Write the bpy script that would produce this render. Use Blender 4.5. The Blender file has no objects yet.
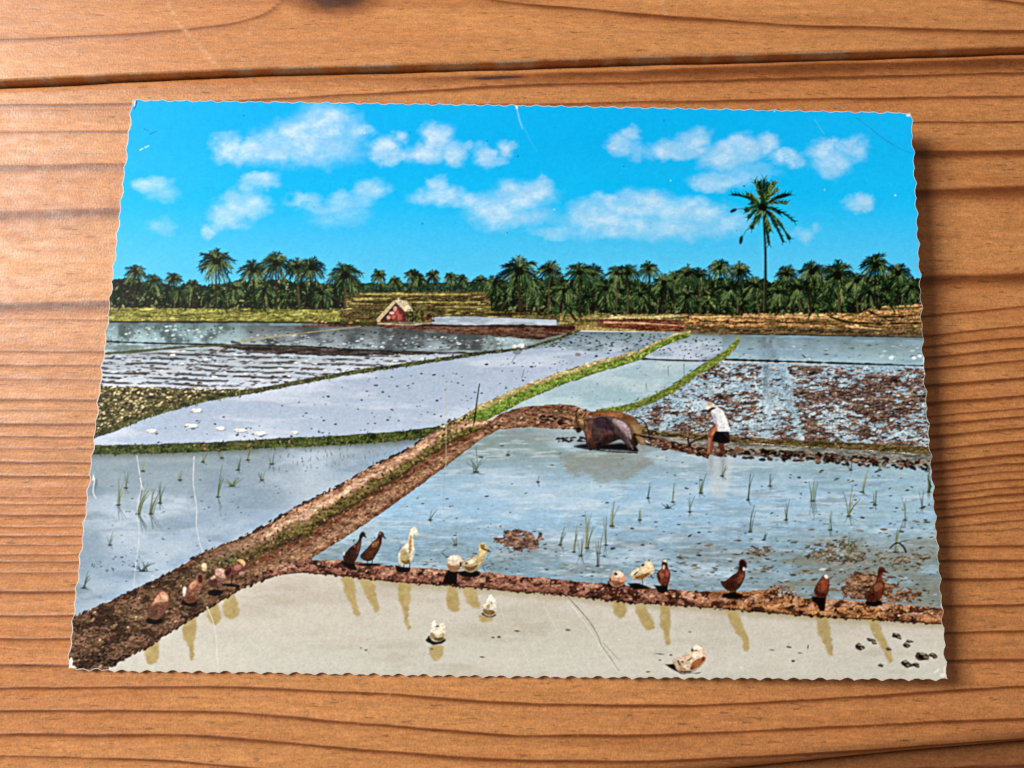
import bpy, math, random
import numpy as np
random.seed(7); rng = np.random.default_rng(11)
S = bpy.context.scene
COL = S.collection

# ------------------------------------------------------------------ camera
F = 780.0
CAM = np.array([-0.0013, -0.0248, 0.1377])
RX, RY, RZ = 0.1642, -0.0080, 0.0172
def rotm(rx, ry, rz):
    cx, sx, cy, sy, cz, sz = math.cos(rx), math.sin(rx), math.cos(ry), math.sin(ry), math.cos(rz), math.sin(rz)
    A = np.array([[1, 0, 0], [0, cx, -sx], [0, sx, cx]]); B = np.array([[cy, 0, sy], [0, 1, 0], [-sy, 0, cy]])
    C = np.array([[cz, -sz, 0], [sz, cz, 0], [0, 0, 1]])
    return C @ B @ A
ROT = rotm(RX, RY, RZ)
cam = bpy.data.objects.new('camera', bpy.data.cameras.new('camera')); COL.objects.link(cam)
cam.location = CAM; cam.rotation_euler = (RX, RY, RZ)
cam.data.sensor_fit = 'HORIZONTAL'; cam.data.sensor_width = 36.0; cam.data.lens = F / 1024 * 36.0
cam.data.clip_start = 0.005; cam.data.clip_end = 50
S.camera = cam

CW, CH = 0.148, 0.1031
def lift(X, Y):
    """height of the slightly curled card above the table"""
    u = np.clip(X / CW + .5, 0, 1); v = np.clip(.5 - Y / CH, 0, 1)
    h = 0.00042 + 0.0056 * u ** 3.8 * (1 - .45 * v ** 2.2)
    h = h + 0.00045 * np.clip(1 - (u + (1 - v)) * 3.2, 0, 1) ** 2 + 0.0005 * np.clip(1 - ((1 - u) + (1 - v)) * 5, 0, 1) ** 2
    h = h + 0.00012 * np.sin(9 * u + 4 * v) * np.sin(7 * v - 3 * u)
    return h
def ray(px, py):
    d = np.stack([(px - 512) / F, (384 - py) / F, -np.ones_like(px)], -1)
    return d @ ROT.T
def on_table(px, py, z=0.0):
    d = ray(px, py); t = (z - CAM[2]) / d[..., 2]
    return CAM + d * t[..., None]

# card outline, in picture coordinates of its flat sheet
LX = ([100, 150, 311, 456, 600, 669], [132.8, 127, 109, 92.4, 75.5, 68.3])
RXX = ([113, 187, 292, 361, 395, 535, 625, 679], [911, 915.2, 920.6, 923.4, 925.6, 936.4, 943, 946.5])
TY = ([133, 320, 520, 715, 911], [100.2, 102.8, 105.6, 109.2, 113.2])
BY = ([68, 128, 256, 512, 768, 947], [668.6, 670.6, 672.2, 676.2, 678.2, 679.2])
eL = lambda y: np.interp(y, *LX); eR = lambda y: np.interp(y, *RXX)
eT = lambda x: np.interp(x, *TY); eB = lambda x: np.interp(x, *BY)
def wob(t, per, a, seed):
    return a * (.75 * (np.abs(np.sin(math.pi * t / per + seed + .5 * np.sin(t * .021 + seed))) - .5) * 2 + .5 * np.sin(t * 6.283 / per * .53 + 2 * seed)) \
        + .10 * a * np.sin(t * 1.3 + seed * 3)
def warp(px, py):
    """deckled edge: bends everything within 7 px of the edge; also clamps to the sheet"""
    px = np.clip(px, eL(py), eR(py)); py = np.clip(py, eT(px), eB(px))
    k = lambda d: np.clip(1 - d / 7.0, 0, 1)
    dl, dr, dt, db = px - eL(py), eR(py) - px, py - eT(px), eB(px) - py
    x = px + k(dl) * wob(py, 17, 1.15, 1) - k(dr) * wob(py, 16, 1.35, 2)
    y = py + k(dt) * wob(px, 12.5, .85, 3) - k(db) * wob(px, 13.2, 1.35, 4)
    return x, y
def on_card(px, py, dz, clamp=True):
    px = np.asarray(px, float); py = np.asarray(py, float)
    if clamp: px, py = warp(px, py)
    d = ray(px, py); z = np.zeros_like(px)
    for _ in range(6):
        t = (z - CAM[2]) / d[..., 2]; p = CAM + d * t[..., None]
        z = lift(p[..., 0], p[..., 1])
    p[..., 2] = z + dz
    return p

# ------------------------------------------------------------------ helpers
def lin(c):
    c = np.asarray(c, float) / 255.0
    return np.where(c <= .04045, c / 12.92, ((c + .055) / 1.055) ** 2.4)
_T = rng.random((256, 256))
def vnoise(x, y, seed=0):
    x = np.asarray(x, float) + seed * 17.13; y = np.asarray(y, float) + seed * 9.71
    xi = np.floor(x).astype(int); yi = np.floor(y).astype(int); fx = x - xi; fy = y - yi
    fx = fx * fx * (3 - 2 * fx); fy = fy * fy * (3 - 2 * fy)
    g = lambda a, b: _T[a & 255, b & 255]
    return (g(xi, yi) * (1 - fx) + g(xi + 1, yi) * fx) * (1 - fy) + (g(xi, yi + 1) * (1 - fx) + g(xi + 1, yi + 1) * fx) * fy
def fbm(x, y, sx, sy=None, o=4, seed=0):
    sy = sy or sx; r = 0; a = 1; n = 0
    for i in range(o):
        r = r + a * vnoise(x / sx * 2 ** i, y / sy * 2 ** i, seed + i * 5); n += a; a *= .55
    return r / n
def sm(a, b, x):
    t = np.clip((x - a) / (b - a), 0, 1); return t * t * (3 - 2 * t)
def mix(a, b, t):
    return a + (b - a) * np.asarray(t)[..., None]
def curve(pts, x):
    p = np.array(pts, float); return np.interp(x, p[:, 0], p[:, 1])

def link(name, me, parent=None, mat=None, smooth=True):
    o = bpy.data.objects.new(name, me); COL.objects.link(o)
    if mat: me.materials.append(mat)
    if parent is not None: o.parent = parent
    if smooth: me.polygons.foreach_set('use_smooth', [True] * len(me.polygons))
    return o
def empty(name, loc=(0, 0, 0), parent=None):
    o = bpy.data.objects.new(name, None); COL.objects.link(o); o.location = loc; o.empty_display_size = .01
    if parent is not None: o.parent = parent
    return o

# ------------------------------------------------------------------ the printed picture
# The print is composed as ink areas on a fine raster in card coordinates; every motif keeps its own
# area of the sheet and becomes a mesh of its own, one small facet per print dot, coloured per vertex.
SS = 2.0; OX, OY = 58.0, 94.0; NW, NH = int(896 * SS), int(594 * SS)
CV = np.zeros((NH, NW, 3)); CV[:] = (.7, .7, .68)
IDM = np.zeros((NH, NW), np.int16); GRN = np.zeros((NH, NW), np.float32)
INKS = []
def window(x0, x1, y0, y1):
    a, b = max(0, int((x0 - OX) * SS)), min(NW, int(math.ceil((x1 - OX) * SS)) + 1)
    c, d = max(0, int((y0 - OY) * SS)), min(NH, int(math.ceil((y1 - OY) * SS)) + 1)
    if b <= a or d <= c: return None
    sl = (slice(c, d), slice(a, b))
    X = OX + (np.arange(a, b) + .5) / SS; Y = OY + (np.arange(c, d) + .5) / SS
    return sl, np.broadcast_to(X[None], (d - c, b - a)), np.broadcast_to(Y[:, None], (d - c, b - a))
def put(sl, a, c, ident, grain, own=.5):
    a = np.clip(a, 0, 1)
    CV[sl] += (c - CV[sl]) * a[..., None]
    m = a > own
    IDM[sl][m] = ident; g = GRN[sl]; g += (grain - g) * a
class Ink:
    """one motif of the print: areas, strokes and flecks, painted in the order of the level"""
    def __init__(s, level, grain=.10): s.level = level; s.ops = []; s.grain = grain; s.name = None; s.claim = True; s.parent = None; s.label = None; s.id = len(INKS) + 1; INKS.append(s)
    def poly(s, pts, col, z=None, rough=0, soft=.45):
        p = np.array(pts, float)
        if rough: p = p + rng.normal(0, rough, p.shape)
        s.ops.append(('poly', p, lin(col), soft))
    def ell(s, cx, cy, rx, ry, col, a=0, n=12, rough=.08, z=None, soft=.5):
        s.ops.append(('blob', cx, cy, max(rx, .3), max(ry, .3), a, 1 + rng.normal(0, rough, n), lin(col), 0.0, soft))
    def stroke(s, pts, w0, w1, col, z=None, rough=0, seg=None):
        p = np.array(pts, float)
        d = np.r_[0, np.cumsum(np.hypot(*np.diff(p, axis=0).T))]; L = d[-1]
        n = seg or max(2, int(L / 4) + 2)
        if len(p) == 2 and not rough: n = 2
        t = np.linspace(0, L, n); q = np.stack([np.interp(t, d, p[:, 0]), np.interp(t, d, p[:, 1])], 1)
        if len(p) > 2:
            for _ in range(2): q[1:-1] = (q[:-2] + 2 * q[1:-1] + q[2:]) / 4
        w = np.linspace(w0, w1, n) / 2 * (1 + (rng.normal(0, rough, n) if rough else 0))
        s.ops.append(('stroke', q, np.maximum(w, .1), lin(col)))
    def specks(s, n, x0, x1, top, bot, size, asp, cols, ang=0, dens=None, tilt=.25, kmin=5, kmax=8, z0=0, z1=0, bias=None, lit=.16):
        top = top if callable(top) else (lambda x, p=top: curve(p, x)); bot = bot if callable(bot) else (lambda x, p=bot: curve(p, x))
        xs = np.linspace(x0, x1, 60); mx_ = max(float(np.max(bot(xs) - top(xs))), .5); k = 0; tries = 0
        while k < n and tries < n * 30:
            tries += 1
            x = x0 + (x1 - x0) * rng.random(); a, b = float(top(x)), float(bot(x))
            if b - a < .3 or rng.random() > (b - a) / mx_: continue
            v = rng.random() if bias is None else bias(rng.random())
            y = a + (b - a) * v
            if dens is not None and rng.random() > dens(x, y): continue
            r = .82 * (size[0] + (size[1] - size[0]) * rng.random() ** 2); m = int(rng.integers(kmin, kmax + 1))
            c = np.array(cols[rng.integers(len(cols))], float) * (.86 + .28 * rng.random())
            A = (ang(x, y) if callable(ang) else ang) + rng.normal(0, tilt)
            s.ops.append(('blob', x, y, r * asp, r, A, .65 + .7 * rng.random(m), lin(np.clip(c, 0, 255)), lit, .4)); k += 1
    def band(s, x0, x1, top, bot, colf, dx=0, dy=0, je=(0, 0), seed=0, z=0.0, keep=None, fx=0.0, al=1.0):
        top = top if callable(top) else (lambda x, p=top: curve(p, x)); bot = bot if callable(bot) else (lambda x, p=bot: curve(p, x))
        s.ops.append(('band', x0, x1, top, bot, colf, je, seed, fx, al))
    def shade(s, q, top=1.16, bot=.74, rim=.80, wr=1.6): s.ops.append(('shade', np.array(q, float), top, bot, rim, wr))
    def field(s, x0, x1, y0, y1, af, cf): s.ops.append(('field', x0, x1, y0, y1, af, cf))
    def build(s, name, parent, label=None):
        s.name = name; s.parent = parent; s.label = label
        s.grain = {'rice_paddy': .03, 'sky': .015, 'cloud': .02, 'duck': .15, 'earth_bank': .15, 'paddy_bank': .13, 'palm_grove': .22, 'crown': .12, 'ploughed_paddy': .20, 'mud_island': .2, 'stubble_field': .2, 'buffalo': .16, 'person': .1, 'wall': .18, 'roof': .14, 'field': .26, 'terrace': .24, 'reed_tuft': .06, 'crease': .03, 'worn_edge': .03}.get(name, .11)
        s.obj = bpy.data.objects.new(name, bpy.data.meshes.new(name)); COL.objects.link(s.obj); s.obj.parent = parent
        if label: s.obj['label'] = label
        return s.obj
    def paint(s):
        for op in s.ops:
            t = op[0]
            if t == 'blob':
                _, cx, cy, rx, ry, ang, rr, c, lit, soft = op
                R = max(rx, ry) * 1.45 + 1; w = window(cx - R, cx + R, cy - R, cy + R)
                if not w: continue
                sl, X, Y = w; ca, sa = math.cos(ang), math.sin(ang)
                u = ((X - cx) * ca + (Y - cy) * sa) / rx; v = (-(X - cx) * sa + (Y - cy) * ca) / ry
                rho = np.hypot(u, v); th = np.arctan2(v, u) % (2 * math.pi); m = len(rr)
                f = np.interp(th, np.linspace(0, 2 * math.pi, m + 1), np.r_[rr, rr[0]])
                a = (f - rho) * min(rx, ry) / soft / 1.0 * .7 + .5
                sh = (1 - lit * np.clip((Y - cy) / max(ry, .5), -1.2, 1.2))[..., None] if lit else 1
                put(sl, a, np.clip(c * sh, 0, .95) if lit else c, s.id, s.grain)
            elif t == 'stroke':
                _, q, wd, c = op; R = wd.max() + 1
                w = window(q[:, 0].min() - R, q[:, 0].max() + R, q[:, 1].min() - R, q[:, 1].max() + R)
                if not w: continue
                sl, X, Y = w; best = np.full(X.shape, -9.0)
                for i in range(len(q) - 1):
                    ex, ey = q[i + 1] - q[i]; L2 = ex * ex + ey * ey + 1e-9
                    tt = np.clip(((X - q[i, 0]) * ex + (Y - q[i, 1]) * ey) / L2, 0, 1)
                    best = np.maximum(best, wd[i] + (wd[i + 1] - wd[i]) * tt - np.hypot(X - q[i, 0] - tt * ex, Y - q[i, 1] - tt * ey))
                put(sl, best / .5 * .7 + .5, c, s.id, s.grain, own=.45 if s.claim else 2)
            elif t == 'poly':
                _, p, c, soft = op; w = window(p[:, 0].min() - 1.5, p[:, 0].max() + 1.5, p[:, 1].min() - 1.5, p[:, 1].max() + 1.5)
                if not w: continue
                sl, X, Y = w; put(sl, soft_poly(p)(X, Y, soft), c, s.id, s.grain)
            elif t == 'shade':
                _, p, top, bot, rim, wr = op; w = window(p[:, 0].min() - 1, p[:, 0].max() + 1, p[:, 1].min() - 1, p[:, 1].max() + 1)
                if not w: continue
                sl, X, Y = w; dm = np.full(X.shape, 1e9)
                for (x0, y0), (x1, y1) in zip(p, np.roll(p, -1, 0)):
                    tt = np.clip(((X - x0) * (x1 - x0) + (Y - y0) * (y1 - y0)) / ((x1 - x0) ** 2 + (y1 - y0) ** 2 + 1e-9), 0, 1)
                    dm = np.minimum(dm, np.hypot(X - x0 - tt * (x1 - x0), Y - y0 - tt * (y1 - y0)))
                v = np.clip((Y - p[:, 1].min()) / (np.ptp(p[:, 1]) + 1e-6) - .15 * (X - p[:, 0].mean()) / (np.ptp(p[:, 0]) + 1e-6), 0, 1)
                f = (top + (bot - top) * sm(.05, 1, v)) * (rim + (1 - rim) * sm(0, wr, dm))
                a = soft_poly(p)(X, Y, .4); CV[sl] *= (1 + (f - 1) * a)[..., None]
            elif t == 'band':
                _, x0, x1, top, bot, colf, je, seed, fx, al = op
                xs = OX + (np.arange(NW) + .5) / SS; a, b = top(xs) + 0 * xs, bot(xs) + 0 * xs
                if je[0]: a = a + je[0] * ((fbm(xs, xs * 0, 7, o=3, seed=seed + 1) - .5) * 2.6 + (vnoise(xs / 1.3, xs * 0, seed) - .5) * .8)
                if je[1]: b = b + je[1] * ((fbm(xs, xs * 0, 7, o=3, seed=seed + 2) - .5) * 2.6 + (vnoise(xs / 1.3, xs * 0 + 9, seed) - .5) * .8)
                mk = (xs >= x0) & (xs <= x1) & (b > a)
                if not mk.any(): continue
                w = window(max(x0, OX), min(x1, OX + 895), a[mk].min() - 1, b[mk].max() + 1)
                if not w: continue
                sl, X, Y = w; A = a[sl[1]][None]; B = b[sl[1]][None]
                al_ = np.clip((Y - A) * SS + .5, 0, 1) * np.clip((B - Y) * SS + .5, 0, 1) * (B > A) * al
                if fx: al_ = al_ * sm(0, fx, X - x0) * sm(0, fx, x1 - X)
                V = np.clip((Y - A) / np.maximum(B - A, 1e-6), 0, 1)
                put(sl, al_, colf(X, Y, V), s.id, s.grain)
            else:
                _, x0, x1, y0, y1, af, cf = op; w = window(x0, x1, y0, y1)
                if not w: continue
                sl, X, Y = w; put(sl, af(X, Y), cf(X, Y), s.id, s.grain, own=.22)
def soft_poly(P):
    P = np.array(P, float)
    def f(X, Y, s):
        ins = np.zeros(X.shape, bool); dm = np.full(X.shape, 1e9)
        for (x0, y0), (x1, y1) in zip(P, np.roll(P, -1, 0)):
            c = ((y0 > Y) != (y1 > Y)) & (X < (x1 - x0) * (Y - y0) / (y1 - y0 + 1e-9) + x0); ins ^= c
            t = np.clip(((X - x0) * (x1 - x0) + (Y - y0) * (y1 - y0)) / ((x1 - x0) ** 2 + (y1 - y0) ** 2 + 1e-9), 0, 1)
            dm = np.minimum(dm, np.hypot(X - x0 - t * (x1 - x0), Y - y0 - t * (y1 - y0)))
        return sm(-s, s, np.where(ins, dm, -dm))
    return f
def gauss(A, sg):
    n = int(3 * sg + 1.5); t = np.arange(-n, n + 1); k = np.exp(-t * t / (2 * sg * sg)); k /= k.sum()
    def one(A, ax):
        pad = [(0, 0)] * A.ndim; pad[ax] = (n, n); P = np.pad(A, pad, mode='edge'); R = 0
        for i, w_ in enumerate(k):
            sl = [slice(None)] * A.ndim; sl[ax] = slice(i, i + A.shape[ax]); R = R + w_ * P[tuple(sl)]
        return R
    return one(one(A, 0), 1)
def print_card(step=.8):
    for s in sorted(INKS, key=lambda s: s.level): s.paint()
    g = CV ** (1 / 2.2)
    yy, xx = np.mgrid[0:NH, 0:NW]; xx = xx / SS; yy = yy / SS
    n1 = (vnoise(xx / 1.15, yy / 1.15, 201) - .5) + .8 * (vnoise(xx / 2.3, yy / 1.7, 203) - .5) + .4 * (vnoise(xx / 5, yy / 4, 205) - .5)
    amp = gauss(GRN.astype(float), 1.2)
    g = g * (1 + (amp * n1)[..., None] * 1.6) + ((amp * .10) * (vnoise(xx / 2.2, yy / 2.2, 207) - .5))[..., None] * np.array([1, 0, -1])
    g = gauss(g, .62 * SS / 2)
    g = g + .55 * (g - gauss(g, 1.1 * SS)) + .15 * (g - gauss(g, 4 * SS))
    m_ = g.mean(-1, keepdims=True); g = g + .16 * (m_ - .58) * (1 - np.clip(m_, 0, 1) * .6)
    C = np.clip(g, .02, .985) ** 2.2
    xs = np.arange(OX + 1, OX + 894, step); ys = np.arange(OY + 1, OY + 592, step)
    fx_ = (xs - OX) * SS - .5; fy_ = (ys - OY) * SS - .5
    x0 = np.clip(fx_.astype(int), 0, NW - 2); y0 = np.clip(fy_.astype(int), 0, NH - 2); tx = (fx_ - x0)[None, :, None]; ty = (fy_ - y0)[:, None, None]
    G = lambda a, b: C[np.ix_(a, b)]
    Vc = (G(y0, x0) * (1 - tx) + G(y0, x0 + 1) * tx) * (1 - ty) + (G(y0 + 1, x0) * (1 - tx) + G(y0 + 1, x0 + 1) * tx) * ty
    XX, YY = np.meshgrid(xs, ys); P = on_card(XX, YY, 6e-6)
    cx = xs[:-1] + step / 2; cy = ys[:-1] + step / 2
    own = IDM[np.ix_(np.clip(((cy - OY) * SS).astype(int), 0, NH - 1), np.clip(((cx - OX) * SS).astype(int), 0, NW - 1))]
    CX, CY = np.meshgrid(cx, cy); h = step * .5 - 1e-6
    out = (CX + h <= eL(CY)) | (CX - h >= eR(CY)) | (CY + h <= eT(CX)) | (CY - h >= eB(CX))
    own = np.where(out, -1, own)
    nx = len(xs); vid = np.arange(len(ys) * nx).reshape(len(ys), nx)
    Pf = P.reshape(-1, 3); Cf = Vc.reshape(-1, 3)
    order = np.argsort(own.ravel(), kind='stable'); so = own.ravel()[order]
    Q = np.stack([vid[1:, :-1], vid[1:, 1:], vid[:-1, 1:], vid[:-1, :-1]], -1).reshape(-1, 4)
    for s in INKS:
        a, b = np.searchsorted(so, s.id), np.searchsorted(so, s.id, 'right')
        q = Q[order[a:b]]
        if len(q) < 3:
            if s.name: bpy.data.objects.remove(s.obj); s.obj = None
            continue
        used, inv = np.unique(q, return_inverse=True); inv = inv.reshape(-1)
        me = s.obj.data; nf = len(q)
        me.vertices.add(len(used)); me.vertices.foreach_set('co', Pf[used].astype(np.float32).ravel())
        me.loops.add(nf * 4); me.loops.foreach_set('vertex_index', inv.astype(np.int32))
        me.polygons.add(nf); me.polygons.foreach_set('loop_start', (np.arange(nf) * 4).astype(np.int32))
        me.update(calc_edges=True); me.validate()
        at = me.color_attributes.new('ink', 'FLOAT_COLOR', 'POINT')
        at.data.foreach_set('color', np.concatenate([Cf[used], np.ones((len(used), 1))], 1).astype(np.float32).ravel())
        me.materials.append(INK); me.polygons.foreach_set('use_smooth', [True] * len(me.polygons))
    for o in [o for o in COL.objects if o.type == 'EMPTY' and o.parent is not None and not o.children]: bpy.data.objects.remove(o)

# ------------------------------------------------------------------ materials
def mat(name):
    m = bpy.data.materials.new(name); m.use_nodes = True; nt = m.node_tree
    return m, nt.nodes, nt.links, nt.nodes['Principled BSDF']
INK, n_, l_, b_ = mat('glossy_print')
at = n_.new('ShaderNodeAttribute'); at.attribute_name = 'ink'
tc = n_.new('ShaderNodeTexCoord')
g1 = n_.new('ShaderNodeTexNoise'); g1.inputs['Scale'].default_value = 2600; g1.inputs['Detail'].default_value = 3
l_.new(tc.outputs['Object'], g1.inputs['Vector'])
mr = n_.new('ShaderNodeMapRange'); mr.inputs[1].default_value = .3; mr.inputs[2].default_value = .7; mr.inputs[3].default_value = .97; mr.inputs[4].default_value = 1.03
l_.new(g1.outputs['Fac'], mr.inputs[0])
mx = n_.new('ShaderNodeVectorMath'); mx.operation = 'MULTIPLY'
l_.new(at.outputs['Color'], mx.inputs[0]); l_.new(mr.outputs[0], mx.inputs[1]); l_.new(mx.outputs[0], b_.inputs['Base Color'])
b_.inputs['Roughness'].default_value = .5; b_.inputs['Specular IOR Level'].default_value = .08
bn = n_.new('ShaderNodeTexNoise'); bn.inputs['Scale'].default_value = 420; bn.inputs['Detail'].default_value = 4
l_.new(tc.outputs['Object'], bn.inputs['Vector'])
bp = n_.new('ShaderNodeBump'); bp.inputs['Strength'].default_value = .12; bp.inputs['Distance'].default_value = .0003
l_.new(bn.outputs['Fac'], bp.inputs['Height']); l_.new(bp.outputs['Normal'], b_.inputs['Normal'])

PAPER, n_, l_, b_ = mat('white_paper')
tc = n_.new('ShaderNodeTexCoord'); g1 = n_.new('ShaderNodeTexNoise'); g1.inputs['Scale'].default_value = 900
l_.new(tc.outputs['Object'], g1.inputs['Vector'])
cr = n_.new('ShaderNodeValToRGB'); cr.color_ramp.elements[0].color = (.50, .46, .41, 1); cr.color_ramp.elements[1].color = (.74, .72, .68, 1)
l_.new(g1.outputs['Fac'], cr.inputs[0]); l_.new(cr.outputs[0], b_.inputs['Base Color']); b_.inputs['Roughness'].default_value = .8

WOOD, n_, l_, b_ = mat('lacquered_pine')
at = n_.new('ShaderNodeAttribute'); at.attribute_name = 'grain'
tc = n_.new('ShaderNodeTexCoord')
def mapped(sx, sy, sz=1):
    m = n_.new('ShaderNodeMapping'); m.inputs['Scale'].default_value = (sx, sy, sz); l_.new(tc.outputs['Object'], m.inputs['Vector']); return m
def noise(mp, sc, det=3, rough=.55):
    t = n_.new('ShaderNodeTexNoise'); t.inputs['Scale'].default_value = sc; t.inputs['Detail'].default_value = det; t.inputs['Roughness'].default_value = rough
    l_.new(mp.outputs[0], t.inputs['Vector']); return t
def rng_map(src, a, b, c, d):
    r = n_.new('ShaderNodeMapRange'); r.inputs[1].default_value = a; r.inputs[2].default_value = b; r.inputs[3].default_value = c; r.inputs[4].default_value = d
    l_.new(src.outputs[0], r.inputs[0]); return r
def mul(a, b):
    m = n_.new('ShaderNodeVectorMath'); m.operation = 'MULTIPLY'; l_.new(a, m.inputs[0]); l_.new(b, m.inputs[1]); return m.outputs[0]
fib = rng_map(noise(mapped(1, 7, 1), 260, 5, .65), .28, .72, .80, 1.15)       # long fibres
mot = rng_map(noise(mapped(1, 1.6, 1), 420, 4, .6), .3, .7, .92, 1.08)         # mottling
dash = rng_map(noise(mapped(1, 6, 1), 330, 2, .5), .64, .71, 1.0, .58)          # short dark resin dashes
pore = rng_map(noise(mapped(1, 1.3, 1), 900, 2, .5), .70, .76, 1.0, .80)
grit = rng_map(noise(mapped(1.5, 1, 1), 2600, 2, .6), .3, .7, .80, 1.20)
grit2 = rng_map(noise(mapped(1, 1.8, 1), 1300, 3, .6), .3, .7, .88, 1.12)
dash2 = rng_map(noise(mapped(1, 5.5, 1), 720, 3, .6), .60, .70, 1.0, .74)
c_ = mul(mul(at.outputs['Color'], fib.outputs[0]), mul(mot.outputs[0], mul(mul(mul(dash.outputs[0], dash2.outputs[0]), mul(grit.outputs[0], grit2.outputs[0])), pore.outputs[0])))
fl = rng_map(noise(mapped(1.3, 1, 1), 480, 3, .6), .68, .76, 0.0, .22)          # pale scuffs and lacquer glints, both painted as colour
m2 = n_.new('ShaderNodeMix'); m2.data_type = 'RGBA'; l_.new(fl.outputs[0], m2.inputs['Factor']); l_.new(c_, m2.inputs['A']); m2.inputs['B'].default_value = (.62, .42, .28, 1)
l_.new(m2.outputs['Result'], b_.inputs['Base Color'])
rg = rng_map(noise(mapped(1, 2, 1), 300, 3), .3, .7, .36, .54); l_.new(rg.outputs[0], b_.inputs['Roughness'])
b_.inputs['Specular IOR Level'].default_value = .42
hb = noise(mapped(1.4, 1, 1), 1900, 3, .6); hb2 = noise(mapped(1, 5, 1), 300, 4, .6)
ad = n_.new('ShaderNodeMath'); ad.operation = 'ADD'; l_.new(hb.outputs[0], ad.inputs[0]); l_.new(hb2.outputs[0], ad.inputs[1])
bp = n_.new('ShaderNodeBump'); bp.inputs['Strength'].default_value = .15; bp.inputs['Distance'].default_value = .0003
l_.new(ad.outputs[0], bp.inputs['Height']); l_.new(bp.outputs['Normal'], b_.inputs['Normal'])

# ------------------------------------------------------------------ the table
EARLY = np.array([.545, .240, .084]); LATE = np.array([.125, .032, .006]); RED = np.array([.38, .125, .032])
def ring_y(ctrl, x):
    c = np.array(ctrl, float); y = np.interp(x, c[:, 0], c[:, 1])
    return y
def ring(l, r, w=2.2, sl=1.0, sr=1.0, mid=None, soft=4.0):
    """growth ring from y=l at the left to y=r at the right"""
    m = mid if mid else [(256, l + (r - l) * .2), (512, l + (r - l) * .42), (768, l + (r - l) * .7)]
    if not mid and 285 < r < 525: m = [(256, l + (r + 18 - l) * .2), (512, l + (r + 18 - l) * .5), (768, r + 19), (914, r + 10.5)]
    sp = (l - m[0][1]) / 256 * .5; er = (r - m[-1][1]) / (1024 - m[-1][0]) * .8
    return dict(c=[(-400, l + sp * 400 * .4), (0, l)] + m + [(1024, r), (1424, r + er * 400 * .5)], w=w, sl=sl, sr=sr, soft=soft)
GAP = [(-400, 98), (0, 85.5), (128, 79), (256, 73.5), (384, 70), (512, 66.5), (640, 62), (768, 59), (900, 55), (1024, 51), (1424, 38)]
EDGE = [(-400, 840), (400, 806), (600, 787), (780, 770), (900, 757.5), (1024, 747), (1424, 712)]
main_rings_and_shade = [
 dict(c=[(-400, 94), (0, 93), (256, 82), (512, 76), (768, 68), (1024, 61), (1424, 50)], w=8, sl=.25, sr=1.0, soft=8),  # wide soft band: shade below the upper board, painted into the wood colour
 ring(106, 73, 1.7, .8, 1.2, [(130, 104), (260, 100), (512, 85), (812, 78)]),
 ring(111, 96.5, 2.2, .35, .8, [(130, 109), (512, 104), (812, 99)], 5), ring(132.6, 121, 1.2, .75, .9, soft=2),
 ring(167, 151, 4.6, .8, .95, soft=7), ring(213.5, 189, 9, .85, .9, soft=8), ring(306, 275.5, 8.5, 1.05, .9, soft=7),
 ring(319.5, 306, 1.2, .5, .9, soft=4), ring(331, 326, 1.6, .12, .8), ring(342, 337, 1.4, .1, .8),
 ring(351, 348, 1.8, .7, .9), ring(365, 360, 1.8, .7, .9), ring(379, 377, 2.2, .55, 1.), ring(399, 395, 2.6, .75, 1.1),
 ring(409, 408, 1.3, .4, .8), ring(423, 416.5, 2.2, .8, .8), ring(436, 428, 2., .7, .9), ring(448, 441, 1.8, .5, .9), ring(462, 454.5, 2.4, .8, 1.),
 ring(476, 463, 2., .8, .8), ring(487, 470.5, 1., .3, .7), ring(497, 478.5, 1.2, .6, .9), ring(504, 486, 1.2, .6, .8), ring(515, 493, 1.8, .8, .9),
 ring(527, 501, 1.4, .6, .7), ring(536, 509.5, 1.6, .7, .8), ring(545, 520, 1.2, .5, .6), ring(555, 530, 1.4, .55, .45), ring(562, 545.5, 1.8, .6, .75),
 ring(573, 560, 2., .5, .8), ring(592, 578, 2.4, .9, 1.), ring(616, 605, 2.0, .9, .9), ring(639, 631.5, 2., .85, .9), ring(665.5, 660, 2., .8, .9),
 ring(688.5, 686.5, 1.8, .9, 1., [(100, 687), (200, 686.2), (256, 688), (350, 692), (512, 703.5), (662, 706), (768, 703), (862, 696.5)]),
 ring(711, 718.5, 1.8, .9, 1., [(150, 710.5), (220, 711.5), (320, 719.5), (420, 729), (512, 735.5), (612, 736.5), (768, 731), (912, 723)]),
 ring(734.5, 741, 2.2, .9, 1., [(185, 734.5), (256, 740), (400, 753), (512, 760.5), (640, 762), (762, 757.5), (862, 752)]),
 ring(756, 790, 1.6, .8, .6, [(150, 759), (225, 766), (400, 782), (700, 795)]),
 ring(784, 815, 2.0, .8, .6), ring(812, 850, 2.2, .8, .6),
]
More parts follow.
